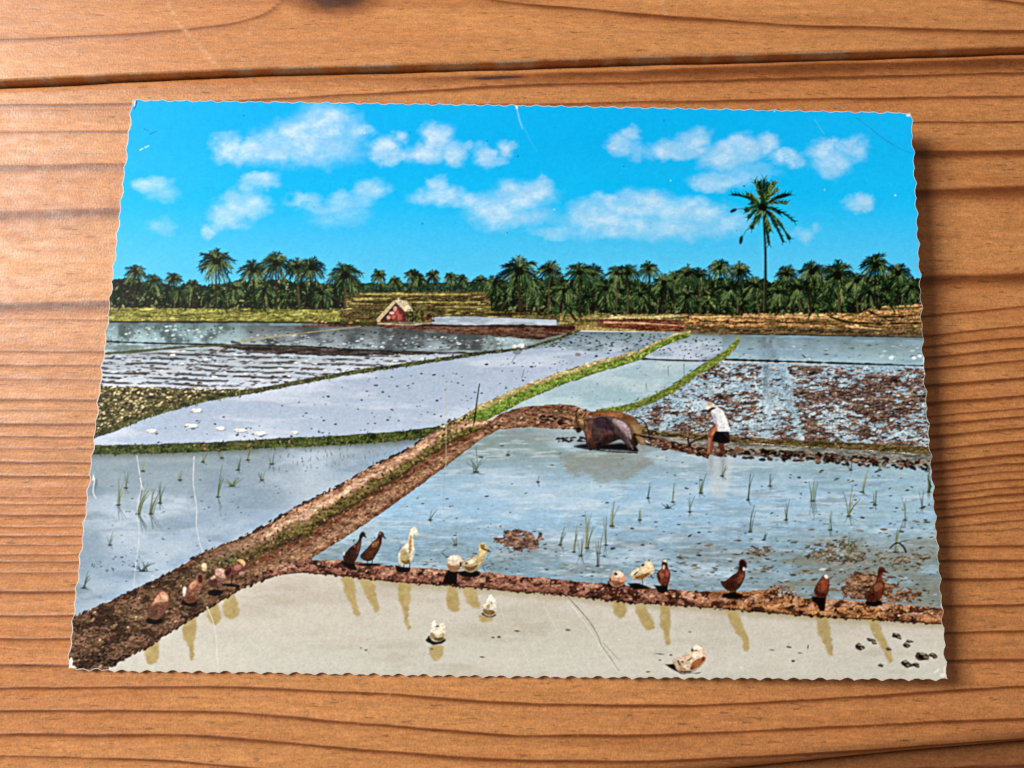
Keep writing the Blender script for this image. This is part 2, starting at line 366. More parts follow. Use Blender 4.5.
top_rings = [
 dict(c=[(-400, 50), (0, 45.5), (100, 40.5), (200, 33.5), (256, 25), (283, 13), (298, -4), (330, -60), (1424, -300)], w=1.8, sl=.75, sr=.7, soft=6),
 dict(c=[(-400, -300), (380, -120), (440, -14), (470, 0), (512, 9), (590, 14), (647, 20), (730, 26), (812, 30), (1024, 35.5), (1424, 47)], w=2.4, sl=.8, sr=.9, soft=6),
 dict(c=[(-400, -400), (800, -60), (962, 0), (1024, 9.5), (1424, 44)], w=2.2, sl=.8, sr=.9, soft=5),
 dict(c=[(-400, 8), (0, 1), (160, -8), (270, -30), (400, -300), (1424, -500)], w=1.4, sl=.5, sr=.5, soft=6),
 dict(c=[(-400, 20), (360, 4), (372, 20), (392, 38), (420, 52), (560, 60), (760, 57), (1424, 32)], w=1.0, sl=.0, sr=.18, soft=7),
 dict(c=[(-400, -50), (0, -60), (300, -120), (1424, -60)], w=3, sl=.8, sr=.8, soft=8),
 dict(c=[(-400, -110), (0, -118), (600, -160), (1424, -110)], w=3, sl=.8, sr=.8, soft=8),
]
low_rings = [ring(800, 775, 2.2), ring(830, 800, 2.2), ring(870, 835, 3), ring(905, 880, 2.2)]
def wood_col(X, Y, rings, seed):
    E = mix(EARLY[None, None] * np.ones(X.shape + (3,)), RED, .55 * sm(.45, .8, fbm(X, Y, 300, 16, 3, seed)))
    E = mix(E, np.array([.50, .198, .068]), .6 * sm(.42, .66, fbm(X, Y, 420, 70, 3, seed + 14)))
    E = E * (.84 + .32 * fbm(X, Y, 160, 5, 5, seed + 3))[..., None]
    D = np.zeros_like(X); H = np.zeros_like(X)
    wv = (fbm(X, Y, 60, 40, 3, seed + 9) - .5) * 2.4
    for k, r in enumerate(rings):
        xs = np.linspace(-420, 1440, 500); yy = np.interp(xs, *np.array(r['c'], float).T)
        ker = np.ones(17) / 17; yy[8:-8] = np.convolve(yy, ker, 'valid')
        d = Y + wv - np.interp(X, xs, yy)
        st = r['sl'] + (r['sr'] - r['sl']) * sm(150, 850, X)
        st = st * 1.12 * (.8 + .4 * vnoise(X / 45, 0 * X + k * 3.3, seed))
        w = r['w'] * (.8 + .5 * vnoise(X / 70, 0 * X + k * 7.7, seed + 2))
        p = np.where(d > 0, np.exp(-(np.abs(d) / (w + .1)) ** 1.5) * .72 + .36 * np.exp(-d / (r['soft'] * 1.3)), np.exp(-(d / (.35 * w + .4)) ** 2) * 1.08)
        D = np.maximum(D, p * st); H = np.maximum(H, p * np.minimum(st, 1))
    D = np.clip(D, 0, 1.15)
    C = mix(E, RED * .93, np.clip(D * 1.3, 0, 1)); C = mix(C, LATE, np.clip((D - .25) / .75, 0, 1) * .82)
    return C, H
xs_v = np.r_[np.arange(-380, -4, 14), np.arange(-4, 1028, 4), np.arange(1028, 1400, 14)].astype(float)
table = empty('table', (0, 0, -.026))
table['label'] = 'lacquered orange pine table top of broad grainy boards lying under the postcard'
table['category'] = 'table'
def board(name, top, bot, rings, seed, zf, ys, thick=.026, extra=None):
    """one plank: top surface between two curves, rounded edges, sides and underside"""
    xs = xs_v; a = np.interp(xs, *np.array(top, float).T); b = np.interp(xs, *np.array(bot, float).T)
    a = a + (fbm(xs, xs * 0, 40, o=3, seed=seed) - .5) * 1.6
    V = ys
    X = np.broadcast_to(xs[:, None], (len(xs), len(V))); Y = a[:, None] + (b - a)[:, None] * V[None]
    C, H = wood_col(X, Y, rings, seed)
    if extra: C, H = extra(X, Y, C, H)
    P = on_table(X, Y)
    ztop, = [zf(X, Y, a[:, None], b[:, None])]
    P[..., 2] = ztop + .00006 * H + .00005 * (fbm(X, Y, 90, 10, 3, seed + 4) - .5) * 2
    nx, ny = X.shape
    i = np.arange(nx * ny).reshape(nx, ny)
    q = np.stack([i[:-1, :-1], i[:-1, 1:], i[1:, 1:], i[1:, :-1]], -1).reshape(-1, 4).tolist()
    v = P.reshape(-1, 3).tolist(); c = C.reshape(-1, 3)
    base = len(v)
    per = list(i[:, 0]) + list(i[-1, 1:]) + list(i[-2::-1, -1]) + list(i[0, -2:0:-1])
    low = []
    for k in per:
        p = v[k]; low.append(len(v)); v.append([p[0], p[1], -thick])
    m = len(per)
    for k in range(m):
        q.append([int(per[k]), low[k], low[(k + 1) % m], int(per[(k + 1) % m])])
    q.append(low)
    c = np.concatenate([c, c[np.array(per)]])
    me = bpy.data.meshes.new(name); me.from_pydata([[p[0], p[1], p[2] + .026] for p in v], [], q)
    import bmesh
    at = me.color_attributes.new('grain', 'FLOAT_COLOR', 'POINT')
    at.data.foreach_set('color', np.concatenate([np.clip(c, .01, .9), np.ones((len(c), 1))], 1).astype(np.float32).ravel())
    bm = bmesh.new(); bm.from_mesh(me); bmesh.ops.recalc_face_normals(bm, faces=bm.faces); bm.to_mesh(me); bm.free()
    o = link(name, me, table, WOOD)
    return o
def edge_round(d, r, dep):   # d = distance from the edge in px, r = radius px, dep = metres
    t = np.clip(1 - d / r, 0, 1); return -dep * (1 - np.sqrt(np.clip(1 - t * t, 0, 1)))
# upper board, a hair proud of the next one, with a worn rounded edge over the open joint
def up_extra(X, Y, C, H):
    # knot
    k = np.hypot((X - 337) / 41, (Y + 1) / 18.5) + (fbm(X, Y, 14, 8, 3, 3) - .5) * .3
    C = mix(C, RED * .75, 1 - sm(.9, 1.5, k)); C = mix(C, np.array([.055, .018, .007]), (1 - sm(.55, 1.0, k)) * .93)
    C = mix(C, np.array([.16, .05, .018]), (1 - sm(.2, .55, np.hypot((X - 322) / 39, (Y + 3) / 16.5))) * .6)
    g = np.interp(X, *np.array(GAP, float).T)
    worn = sm(3.2, 1.2, g - Y) * sm(.42, .6, fbm(X, Y, 22, 5, 3, 31))
    C = mix(C, np.array([.55, .40, .27]), worn * .75)
    for (x0, y0, x1, y1) in ((168, 0, 178, 22), (180, 26, 216, 66), (660, 4, 664, 18), (250, 30, 252, 38)):
        t = np.clip(((X - x0) * (x1 - x0) + (Y - y0) * (y1 - y0)) / ((x1 - x0) ** 2 + (y1 - y0) ** 2), 0, 1)
        d = np.hypot((X - x0 - t * (x1 - x0)), (Y - y0 - t * (y1 - y0)))
        C = mix(C, np.array([.66, .40, .22]), np.exp(-(d / 1.3) ** 2) * .55)
    return C, H * (k > 1)
vt = np.unique(np.r_[np.linspace(0, .62, 40), np.linspace(.62, .975, 150), np.linspace(.975, 1, 26)])
board('board', [(-400, -190), (1424, -230)], [(p[0], p[1] - .4) for p in GAP], top_rings, 5,
      lambda X, Y, a, b: .0013 + edge_round(b - Y, 3.2, .0007), vt, extra=up_extra)
# main board: its edge along the joint is eased, its lower edge rolls off
def mn_extra(X, Y, C, H):
    s = np.hypot((X - 497) / 32, (Y - 77.5 + (X - 497) * .04) / 2.0)
    C = mix(C, np.array([.03, .012, .02]), (1 - sm(.6, 1.1, s)) * .9)
    for (cx, cy, rx, ry, k) in ((2, 219, 2.5, 1.2, .9), (113, 117, 2.2, 1.2, .85), (66, 305, 5, 1.1, .7), (75, 416, 1.5, 1, .7), (44, 473, 2.5, 1, .6), (906, 741, 7, 1.3, .7), (682, 724, 6, 1.5, .5)):
        s = np.hypot((X - cx) / rx, (Y - cy) / ry); C = mix(C, np.array([.05, .02, .012]), (1 - sm(.5, 1.2, s)) * k)
    return C, H
vm = np.unique(np.r_[np.linspace(0, .035, 28), np.linspace(.035, 1, 760)])
board('board', [(p[0], p[1] + 1.6) for p in GAP], EDGE, main_rings_and_shade, 17,
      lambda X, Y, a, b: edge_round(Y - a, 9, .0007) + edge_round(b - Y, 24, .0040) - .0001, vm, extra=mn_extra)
board('board', [(p[0], p[1] + 2.2) for p in EDGE], [(-400, 960), (1424, 960)], low_rings, 29,
      lambda X, Y, a, b: edge_round(Y - a, 6, .0006) - .0046, np.linspace(0, 1, 90), extra=lambda X, Y, C, H: (C * np.array([.5, .46, .44]), H))  # wood colour darkened to stand in for shade beyond the rolled edge

# ------------------------------------------------------------------ the postcard
card = empty('postcard', (0, 0, 0))
card['label'] = 'worn colour postcard with deckled white edge, showing rice paddies, ducks, palms and a ploughman'
card['category'] = 'postcard'
def stock():
    nu, nv = 420, 300
    u = np.linspace(0, 1, nu)[:, None] * np.ones((1, nv)); v = np.ones((nu, 1)) * np.linspace(0, 1, nv)[None]
    y = 100 + v * 579; 
    for _ in range(6):
        x = eL(y) + u * (eR(y) - eL(y)); y = eT(x) + v * (eB(x) - eT(x))
    wx, wy = warp(x, y)
    k = lambda d: np.clip(1 - d / 6.0, 0, 1)
    rn = lambda t, s: .45 + .8 * fbm(t, t * 0, 16, o=2, seed=s)
    wx = wx - k(x - eL(y)) * rn(y, 41) * 1.0 + k(eR(y) - x) * rn(y, 42) * .5
    wy = wy - k(y - eT(x)) * rn(x, 43) * .55 + k(eB(x) - y) * rn(x, 44) * .8
    top = on_card(wx, wy, 0, clamp=False).reshape(-1, 3); bot = top.copy(); bot[:, 2] -= .00034
    i = np.arange(nu * nv).reshape(nu, nv); N = nu * nv
    q = np.stack([i[:-1, :-1], i[:-1, 1:], i[1:, 1:], i[1:, :-1]], -1).reshape(-1, 4)
    per = list(i[:, 0]) + list(i[-1, 1:]) + list(i[-2::-1, -1]) + list(i[0, -2:0:-1])
    per = [int(p) for p in per]; m = len(per)
    f = q.tolist() + (q[:, ::-1] + N).tolist() + [[per[k], per[(k + 1) % m], per[(k + 1) % m] + N, per[k] + N] for k in range(m)]
    me = bpy.data.meshes.new('card_stock'); me.from_pydata(np.concatenate([top, bot]).tolist(), [], f)
    import bmesh
    bm = bmesh.new(); bm.from_mesh(me); bmesh.ops.recalc_face_normals(bm, faces=bm.faces); bm.to_mesh(me); bm.free()
    link('card_stock', me, card, PAPER, smooth=False)
stock()

# ---- sky and clouds
def sky_col(X, Y):
    t = np.clip((Y - 100) / 185, 0, 1.05)
    c = mix(mix(lin((0, 172, 238)) * np.ones(X.shape + (3,)), lin((6, 180, 242)), sm(.2, .6, t)), lin((84, 190, 236)), sm(.5, 1, t))
    c = mix(c, lin((46, 184, 240)), .3 * sm(.35, .8, fbm(X, Y, 150, 60, 4, 60)) * sm(0, .7, t) + .12 * sm(700, 910, X))
    return c * (.975 + .05 * fbm(X, Y, 5, 5, 2, 61))[..., None]
k = Ink(0, .015); k.band(58, 955, lambda x: eT(x) - 3, lambda x: 0 * x + 312, lambda X, Y, V: sky_col(X, Y), 2.0, 2.0)
for _ in range(26):
    x, y = rng.uniform(140, 900), rng.uniform(110, 250); k.ell(x, y, rng.uniform(.4, 1), rng.uniform(.3, .7), [(20, 90, 140), (170, 225, 245), (40, 110, 150)][_ % 3], rng.random() * 3, 6)
for a, b in (((140, 150), (143, 148.5)), ((145, 147.5), (149, 145.8)), ((144, 129), (149, 131)), ((150, 134), (157, 131))): k.stroke([a, b], .8, .5, (190, 230, 240) if a[1] > 140 else (0, 120, 175))
sky = k.build('sky', card)
CL = [
 [(228, 149, 15, 14, 1), (252, 152, 24, 12, 1), (276, 146, 26, 18, 1), (300, 136, 28, 19, 1), (324, 124, 30, 19, 1), (316, 145, 44, 20, .85), (346, 130, 22, 16, .7), (364, 130, 10, 6, .7)],
 [(385, 151, 14, 13, 1), (399, 137, 8, 6, .7), (394, 155, 11, 7, .9)],
 [(438, 138, 15, 14, 1.1), (425, 153, 20, 11, 1), (453, 152, 12, 11, 1), (467, 148, 9, 6, .6)],
 [(485, 157, 12, 11, .95), (506, 149, 9, 9, .75), (499, 160, 9, 6, .5)],
 [(152, 186, 18, 9, .75), (162, 194, 16, 7, .4)],
 [(260, 181, 19, 8, .8), (246, 187, 10, 6, .5)],
 [(243, 204, 22, 14, .9), (227, 217, 20, 13, .85), (209, 231, 9, 6, .7)],
 [(305, 201, 18, 6, .6), (314, 208, 18, 5, .35)],
 [(370, 190, 17, 10, .8), (352, 201, 22, 10, .65), (340, 213, 28, 12, .4)],
 [(440, 186, 10, 10, .85), (442, 198, 28, 10, .85), (455, 203, 20, 6, .6)],
 [(522, 196, 30, 14, .95), (497, 210, 30, 17, .9), (541, 191, 15, 11, .9), (480, 202, 17, 9, .7), (520, 216, 34, 11, .7)],
 [(622, 145, 15, 10, .8), (632, 133, 9, 9, .7), (634, 153, 12, 7, .45)],
 [(670, 150, 21, 9, .85), (692, 139, 18, 9, .8), (688, 149, 18, 8, .8)],
 [(722, 156, 22, 15, .9), (745, 150, 20, 15, .95), (766, 146, 11, 12, .85), (722, 181, 28, 9, .7), (708, 184, 16, 8, .7), (745, 172, 30, 10, .45)],
 [(789, 158, 15, 9, .85)],
 [(824, 150, 14, 11, .85), (830, 142, 7, 6, .7), (853, 149, 16, 12, .8), (832, 164, 18, 13, .75)],
 [(859, 201, 12.5, 8.5, .95)],
 [(600, 218, 32, 17, .9), (610, 203, 20, 9, .8), (640, 206, 34, 15, .95), (690, 214, 42, 14, .85), (645, 228, 78, 13, .75), (718, 222, 30, 14, .7), (560, 232, 32, 6, .4)],
 [(806, 234, 11, 8, .5)], [(160, 226, 14, 8, .3)],
]
for ci, E_ in enumerate(CL):
    A = np.array(E_, float)
    def alpha(X, Y, A=A, ci=ci):
        nx = (fbm(X, Y, 13, 10, 5, 70 + ci) - .5) * 16; ny = (fbm(X, Y, 13, 10, 5, 90 + ci) - .5) * 14
        a = np.zeros_like(X)
        for cx, cy, rx, ry, am in A:
            d = np.hypot((X + nx - cx) / (rx * 1.12), (Y + ny - cy) / (ry * 1.12)); a = np.maximum(a, am * (1 - sm(.30, 1.28, d)))
        return np.clip(a * (.42 + .85 * fbm(X, Y, 13, 8, 5, 50 + ci)), 0, 1)
    def ccol(X, Y, ci=ci):
        return mix(lin((182, 210, 232)) * np.ones(X.shape + (3,)), lin((216, 229, 239)), sm(.38, .72, fbm(X, Y, 13, 9, 4, 30 + ci)))
    k = Ink(1 + ci * .01, .02)
    k.field(A[:, 0].min() - A[:, 2].max() * 1.3 - 12, A[:, 0].max() + A[:, 2].max() * 1.3 + 12, max(101, (A[:, 1] - A[:, 3]).min() - 16), (A[:, 1] + A[:, 3]).max() + 12, (lambda al: lambda X, Y: al(X, Y) * .70)(alpha), ccol)
    k.build('cloud', sky)

# ---- generic shades
W = lambda c: lin(c)
def water(c0, c1, c2=None, sx=40, sy=8, seed=0, fine=.08, streak=0):
    def f(X, Y, V):
        c = mix(lin(c0) * np.ones(X.shape + (3,)), lin(c1), V)
        if c2 is not None: c = mix(c, lin(c2), sm(.42, .7, fbm(X, Y, sx, sy, 4, seed)))
        c = c * (1 + fine * 2 * (fbm(X, Y, 4.5, 2.2, 3, seed + 3) - .5))[..., None]
        if streak: c = c * (1 + streak * 2 * (fbm(X, Y, 5, 60, 3, seed + 6) - .5))[..., None]
        return c
    return f
def earth(cols, sx=8, sy=4, seed=0, rel=1.0):
    L = np.array([lin(c) for c in cols])
    def f(X, Y, V):
        n = .75 * fbm(X, Y, sx, sy, 5, seed) + .25 * vnoise(X / 1.6, Y / 1.2, seed + 8); n = np.clip((n - .25) / .5, 0, .999) * (len(cols) - 1)
        i = n.astype(int); t = (n - i)[..., None]
        c = L[i] * (1 - t) + L[i + 1] * t
        q = lambda d: fbm(X, Y + d, max(2.6, sx * .4), max(1.5, sy * .45), 3, seed + 21)
        q2 = lambda d: fbm(X, Y + d, sx * 1.5, sy * 1.3, 4, seed + 27)
        e = np.clip(((q(.9) - q(-.9)) * 1.0 + (q2(1.3) - q2(-1.3)) * 1.5) * rel, -.5, .5) + .34 * (fbm(X, Y, sx * 3, sy * 2.4, 3, seed + 33) - .5)
        return np.clip(c * (1 + e)[..., None], 0, .95)
    return f
def clods(k, x0, x1, y0, y1, inside, dens, cols, sx=6, sy=3, seed=0, amax=.95):
    """lumps of wet mud: ragged islands of noise, lit from above"""
    ef = earth(cols, sx * 1.2, sy * 1.2, seed, 1.5)
    def af(X, Y):
        n = fbm(X, Y, sx, sy, 4, seed + 2); d = dens(X, Y)
        return amax * sm(.0, .07, n - (.78 - .52 * d)) * inside(X, Y)
    k.field(x0, x1, y0, y1, af, lambda X, Y: ef(X, Y, 0))
def between(top, bot, e=1.0):
    t = top if callable(top) else (lambda x: curve(top, x)); b = bot if callable(bot) else (lambda x: curve(bot, x))
    return lambda X, Y: sm(-e, e, Y - t(X)) * sm(-e, e, b(X) - Y)
# ---- far fields
k = Ink(3)
k.band(100, 345, [(100, 306), (345, 307)], [(100, 324), (345, 325)], earth([(88, 94, 44), (122, 124, 60), (146, 144, 78), (112, 106, 56)], 40, 2.2, 1, .7), 1.6, 1.0)
k.band(340, 600, [(340, 287), (370, 286), (470, 286), (496, 286), (520, 306), (600, 309)], [(340, 323), (600, 322)], earth([(58, 44, 30), (92, 82, 48), (76, 74, 40), (112, 106, 66), (80, 58, 40), (66, 66, 36)], 34, 2.3, 2, .8), 1.5, .9)
k.band(560, 700, [(560, 309), (700, 311)], [(560, 330), (700, 333)], earth([(96, 92, 54), (140, 124, 76), (116, 104, 60), (168, 146, 96)], 30, 2, 3), 1.5, 1)
k.specks(150, 105, 345, [(105, 308), (345, 308)], [(105, 322), (345, 323)], (.5, 1.1), 5, [(92, 96, 36), (176, 172, 84), (110, 92, 44), (84, 80, 34)], tilt=.03)
k.specks(170, 342, 520, [(342, 292), (520, 296)], [(342, 318), (520, 318)], (.4, .9), 7, [(64, 40, 26), (170, 158, 92), (88, 56, 36), (120, 112, 52), (52, 50, 26)], tilt=.02)
for y in (296, 300.5, 305, 309.5): k.stroke([(352 + (y * 7) % 13, y), (400, y + 1.2), (440 + (y * 11) % 40, y - .2)], .9, .5, (84, 54, 34) if int(y) % 2 else (72, 62, 32), rough=.4)
for x0, x1, y in ((352, 392, 298), (360, 470, 294), (410, 480, 302), (436, 496, 307), (346, 372, 303.5)): k.stroke([(x0, y), (x1, y + .3)], .9, .7, (172, 160, 92), rough=.4)
k.build('field', card, 'yellow green grass strip and stepped brown terraces below the palms')
k = Ink(4)
k.band(598, 690, [(598, 319), (640, 318.5), (690, 321)], [(598, 326), (650, 331), (690, 332)], earth([(72, 38, 28), (104, 60, 42), (128, 84, 60), (88, 48, 36)], 14, 2, 5), 1.2, .8)
k.stroke([(604, 322.5), (640, 323), (684, 326)], 1.2, 1.0, (200, 150, 112), rough=.3)
k.stroke([(600, 318.5), (630, 317.5), (690, 316)], 1.6, 1.3, (196, 176, 120), rough=.4)
k.band(684, 925, [(684, 313), (740, 312.5), (800, 313), (862, 312), (876, 305), (925, 304)], [(684, 336), (925, 337)], earth([(76, 54, 34), (148, 108, 66), (182, 142, 92), (112, 78, 48), (104, 98, 54), (140, 102, 62)], 22, 3.0, 6, 1.2), 1.3, .9)
k.band(684, 925, [(684, 326), (800, 327), (925, 330)], [(684, 337), (925, 338)], earth([(74, 60, 44), (112, 92, 66), (96, 80, 54), (84, 80, 50)], 12, 2, 7), 1.3, .9, z=5e-7)
k.specks(120, 690, 920, [(690, 314), (920, 308)], [(690, 334), (920, 334)], (.4, 1.0), 4, [(70, 44, 24), (216, 176, 116), (96, 60, 32), (150, 116, 60), (104, 100, 44)], tilt=.06)
k.specks(60, 600, 690, [(600, 313), (690, 313)], [(600, 319), (690, 320)], (.4, 1.0), 3, [(214, 192, 140), (130, 110, 70), (90, 84, 46)], tilt=.06)
for p, w in (([(830, 317), (845, 322), (878, 324), (918, 323)], 2.4), ([(868, 311), (880, 316), (886, 319)], 2.6), ([(884, 317), (918, 315.5)], 1.2), ([(700, 321), (740, 322), (826, 322.5)], 1.0), ([(860, 327), (918, 329)], 1.2)):
    k.stroke(p, w, w * .7, (62, 44, 22), rough=.4)
for p in ([(690, 317), (760, 316), (828, 318)], [(742, 313.5), (826, 314.5)], [(872, 307), (918, 306)], [(846, 326), (880, 329)]): k.stroke(p, 1.3, 1.1, (196, 164, 110), rough=.3)
k.build('terrace', card, 'stepped orange earth terraces below the right hand palms')

# ---- trees
GREENS = [(20, 34, 22), (30, 50, 28), (42, 66, 36), (24, 42, 32), (56, 78, 42), (14, 24, 16)]
TB = [(105, 307.5), (345, 309), (346, 292), (490, 291), (491, 311), (600, 313.5), (700, 314), (860, 313), (875, 306), (925, 304)]
TT = [(105, 283), (128, 278), (150, 284), (205, 286), (250, 280), (300, 281), (340, 285), (360, 286), (400, 285), (470, 285), (490, 284), (505, 281), (540, 279), (560, 277), (590, 281), (620, 278), (655, 283), (700, 277), (735, 280), (780, 281), (820, 278), (850, 279), (880, 275), (925, 280)]
k = Ink(5)
k.band(105, 925, TT, TB, earth([(6, 10, 9), (16, 26, 18), (28, 44, 26), (10, 18, 13), (40, 56, 32)], 6, 5, 11), 1.5, 1.3, je=(3.4, 1.0), seed=4)
k.band(340, 492, [(340, 283), (492, 282)], [(340, 292.5), (492, 291.5)], earth([(28, 50, 40), (44, 70, 50), (58, 84, 58)], 5, 4, 13), 1.4, 1.2, je=(1.2, .5), seed=5, z=5e-7)
k.specks(900, 108, 345, TT, TB, (.5, 1.5), 2.2, GREENS + [(92, 104, 64), (120, 128, 88), (8, 14, 10), (60, 52, 34)], tilt=1.2)
k.specks(280, 345, 492, [(345, 283.5), (492, 283)], [(345, 291), (492, 291)], (.4, 1.0), 1.8, [(30, 56, 44), (58, 86, 56), (22, 40, 34), (80, 100, 70)], tilt=1.4)
k.specks(2400, 490, 922, TT, TB, (.5, 1.7), 2.3, GREENS + [(84, 102, 58), (114, 124, 76), (9, 15, 10), (66, 86, 46), (52, 48, 30)], tilt=1.2)
def fill(k, n, x0, x1):
    for _ in range(n):   # low crowns of the crowd behind
        x = rng.uniform(x0, x1); t, b = float(curve(TT, x)), float(curve(TB, x)); y = rng.uniform(t + 4, b - 5); r = rng.uniform(7, 13)
        cc = [((16, 30, 20), (48, 68, 40)), ((28, 48, 28), (84, 104, 56)), ((44, 68, 36), (108, 122, 68)), ((30, 56, 36), (94, 114, 68)), ((18, 36, 24), (60, 84, 50))][rng.integers(5)]
        for i in range(9): frond(k, x, y, math.pi * rng.uniform(-.3, 1.3), r * rng.uniform(.7, 1.1), .5, 2.4, *cc)
        k.ell(x, y + 2, 2.0, 2.4, (10, 16, 12))
def frond(k, cx, cy, ang, L, droop, w, col, col2):
    n = 7; t = np.linspace(0, 1, n)
    x = cx + math.cos(ang) * L * t; y = cy - math.sin(ang) * L * t + droop * L * t ** 2
    lt = rng.random() < .3
    k.stroke(np.stack([x, y], 1), max(1.1, w * .4), .5, col2 if lt else col, seg=n)
    for sg in range(1, n):   # leaflets hanging off the rib
        px, py = x[sg], y[sg]; dx, dy = x[sg] - x[sg - 1], y[sg] - y[sg - 1]; a0 = math.atan2(dy, dx)
        for sgn in (-1, 1):
            a = a0 + sgn * rng.uniform(.4, .95); l = w * rng.uniform(.7, 1.3) * (1.15 - .6 * t[sg])
            k.stroke([(px - dx * .5, py - dy * .5), (px + math.cos(a) * l, py + math.sin(a) * l + .3 * l)], max(.8, w * .24), .35, col2 if rng.random() < (.75 if lt else .18) else col, seg=2)
fill(k, 13, 112, 338); fill(k, 70, 494, 918)
for _ in range(34):   # pale trunks in the shade
    x = rng.choice([rng.uniform(112, 340), rng.uniform(492, 915), rng.uniform(492, 915)]); b = float(curve(TB, x)) - rng.uniform(0, 3)
    k.stroke([(x, b), (x + rng.normal(0, 1.5), b - rng.uniform(8, 18))], .9, .6, (108, 100, 74) if _ % 2 else (62, 54, 40))
k.build('palm_grove', card, 'dense dark green undergrowth of the palm belt across the horizon')

def palm(cx, cy, r, base, level, tone=0, lab=None, grp=None):
    root = empty('palm_tree', (0, 0, 0), card)
    tk = Ink(level); lean = rng.normal(0, 1.5)
    tk.stroke([(cx + lean, base), (cx + lean * .4, (cy + base) / 2), (cx, cy)], max(1.3, r * .13), max(1.0, r * .09), [(56, 50, 36), (78, 72, 52), (36, 34, 26)][rng.integers(3)], rough=.12)
    tk.build('trunk', root)
    c = Ink(level + 1)
    pal = [((14, 26, 18), (44, 66, 40)), ((24, 44, 28), (84, 104, 60)), ((46, 68, 44), (104, 122, 74))]
    n = int(13 + r * .5)
    for i in range(n):
        a = math.pi * (-.42 + 1.84 * (i + rng.uniform(-.35, .35)) / (n - 1)); cc = pal[min(2, int(rng.random() * (2.2 + tone)))]
        if math.sin(a) < .2 and rng.random() < .45: cc = pal[2]
        frond(c, cx, cy, a, r * rng.uniform(.78, 1.08), .32 + .3 * rng.random(), max(1.5, r * .3), cc[0], cc[1])
    c.ell(cx, cy + r * .1, r * .22, r * .2, (18, 28, 18), n=8)
    c.build('crown', root)
    if lab: root['label'] = lab
    return root
PALMS = [(136, 272, 10), (153, 279, 9), (173, 280, 8), (193, 285, 7), (180, 291, 8), (215, 261, 16), (252, 268, 13), (277, 262, 14), (297, 268, 12), (311, 267, 13), (344, 274, 16), (322, 291, 11), (236, 286, 9), (265, 288, 10),
 (379, 275, 7), (396, 279, 6), (413, 274, 7), (421, 277, 6), (433, 276, 7), (450, 275, 6), (461, 278, 6), (480, 280, 7),
 (494, 282, 9), (520, 269, 18), (550, 270, 12), (579, 270, 13), (593, 272, 11), (615, 272, 10), (629, 271, 11), (648, 269, 9), (606, 286, 12), (565, 287, 11), (535, 290, 10), (665, 281, 12), (674, 274, 9), (687, 273, 11),
 (700, 275, 10), (689, 293, 11), (640, 292, 11), (720, 267, 11), (740, 269, 11), (728, 288, 12), (787, 272, 11), (812, 270, 13), (836, 272, 18), (800, 286, 12), (856, 280, 11), (876, 265, 14), (898, 272, 13), (911, 285, 10), (870, 290, 11), (757, 287, 11), (777, 292, 10)]
for i, (x, y, r) in enumerate(PALMS):
    far = 350 < x < 490
    palm(x + rng.normal(0, .8), y + rng.normal(0, 1.3), r * 1.16, float(curve(TB, x)) - (rng.uniform(0, 2) if not far else 0), 6 + 2 * (i % 2), .3 if not far else 0)
# the tall palm against the sky
root = empty('palm_tree', (0, 0, 0), card); root['label'] = 'tall lone coconut palm standing above the right hand grove'
k = Ink(10); k.stroke([(764.5, 312), (765.5, 285), (765.5, 255), (764.5, 232), (763, 208)], 3.6, 2.0, (40, 46, 34)); k.stroke([(763.6, 310), (764.6, 270), (764.2, 235)], .9, .6, (84, 84, 60)); k.build('trunk', root)
k = Ink(11)
FR = [(755, 181, 4.2), (759.5, 183, 4), (764, 180, 5), (768, 184, 4.2), (774.5, 183, 4.8), (790, 194.5, 4.4), (786, 203, 4), (794, 221, 3.6), (789, 238, 4), (783, 241, 3), (769, 244, 3.4), (733, 194.5, 3.6), (748, 195, 4.2), (747, 210, 4.2), (749, 217, 4.2), (752, 227, 4.4), (776, 226, 4.2), (758, 222, 4), (779, 213, 4), (752, 203, 4), (770, 230, 3.6), (777, 190, 4)]
for (tx, ty, w) in FR:
    ang = math.atan2(207 - ty, tx - 763); L = math.hypot(tx - 763, ty - 207)
    up = max(0, math.sin(ang)) * .1
    n = 6; cs = [((18, 54, 32), (58, 96, 52)), ((30, 70, 40), (104, 128, 66)), ((14, 42, 28), (44, 84, 48))][rng.integers(3)]
    bow = (.12 if abs(math.cos(ang)) > .3 else .02) * L
    pts = [(763 + (tx - 763) * t, 207 + (ty - 207) * t - 4 * bow * t * (1 - t)) for t in np.linspace(0, 1, n)]
    k.stroke(pts, 1.8, w * .8, cs[0], seg=n, rough=.25, z=rng.random() * 4e-6)
    for t in np.linspace(.25, 1, 7):
        x, y = 763 + (tx - 763) * t, 207 + (ty - 207) * t - 4 * bow * t * (1 - t)
        for sg in (-1, 1):
            a = math.atan2(ty - 207, tx - 763) + sg * rng.uniform(.35, .75)
            k.stroke([(x, y), (x + math.cos(a) * w * 1.25, y + math.sin(a) * w * 1.25 + .4)], 1.2, .4, cs[rng.integers(2)], z=rng.random() * 4e-6, seg=2)
for p, c in (([(757, 209), (741, 208), (736, 209.5)], (70, 110, 80)), ([(754, 222), (746, 230), (742, 238)], (70, 110, 80))): k.stroke(p, .7, .6, c)
k.ell(733.5, 210.5, 3.6, 1.7, (26, 56, 36), -.4); k.ell(741, 240, 1.9, 4.4, (22, 60, 40), .2); k.ell(763, 207, 4, 4, (12, 26, 18)); k.ell(744, 186, 1.2, .7, (30, 80, 90))
k.build('crown', root)

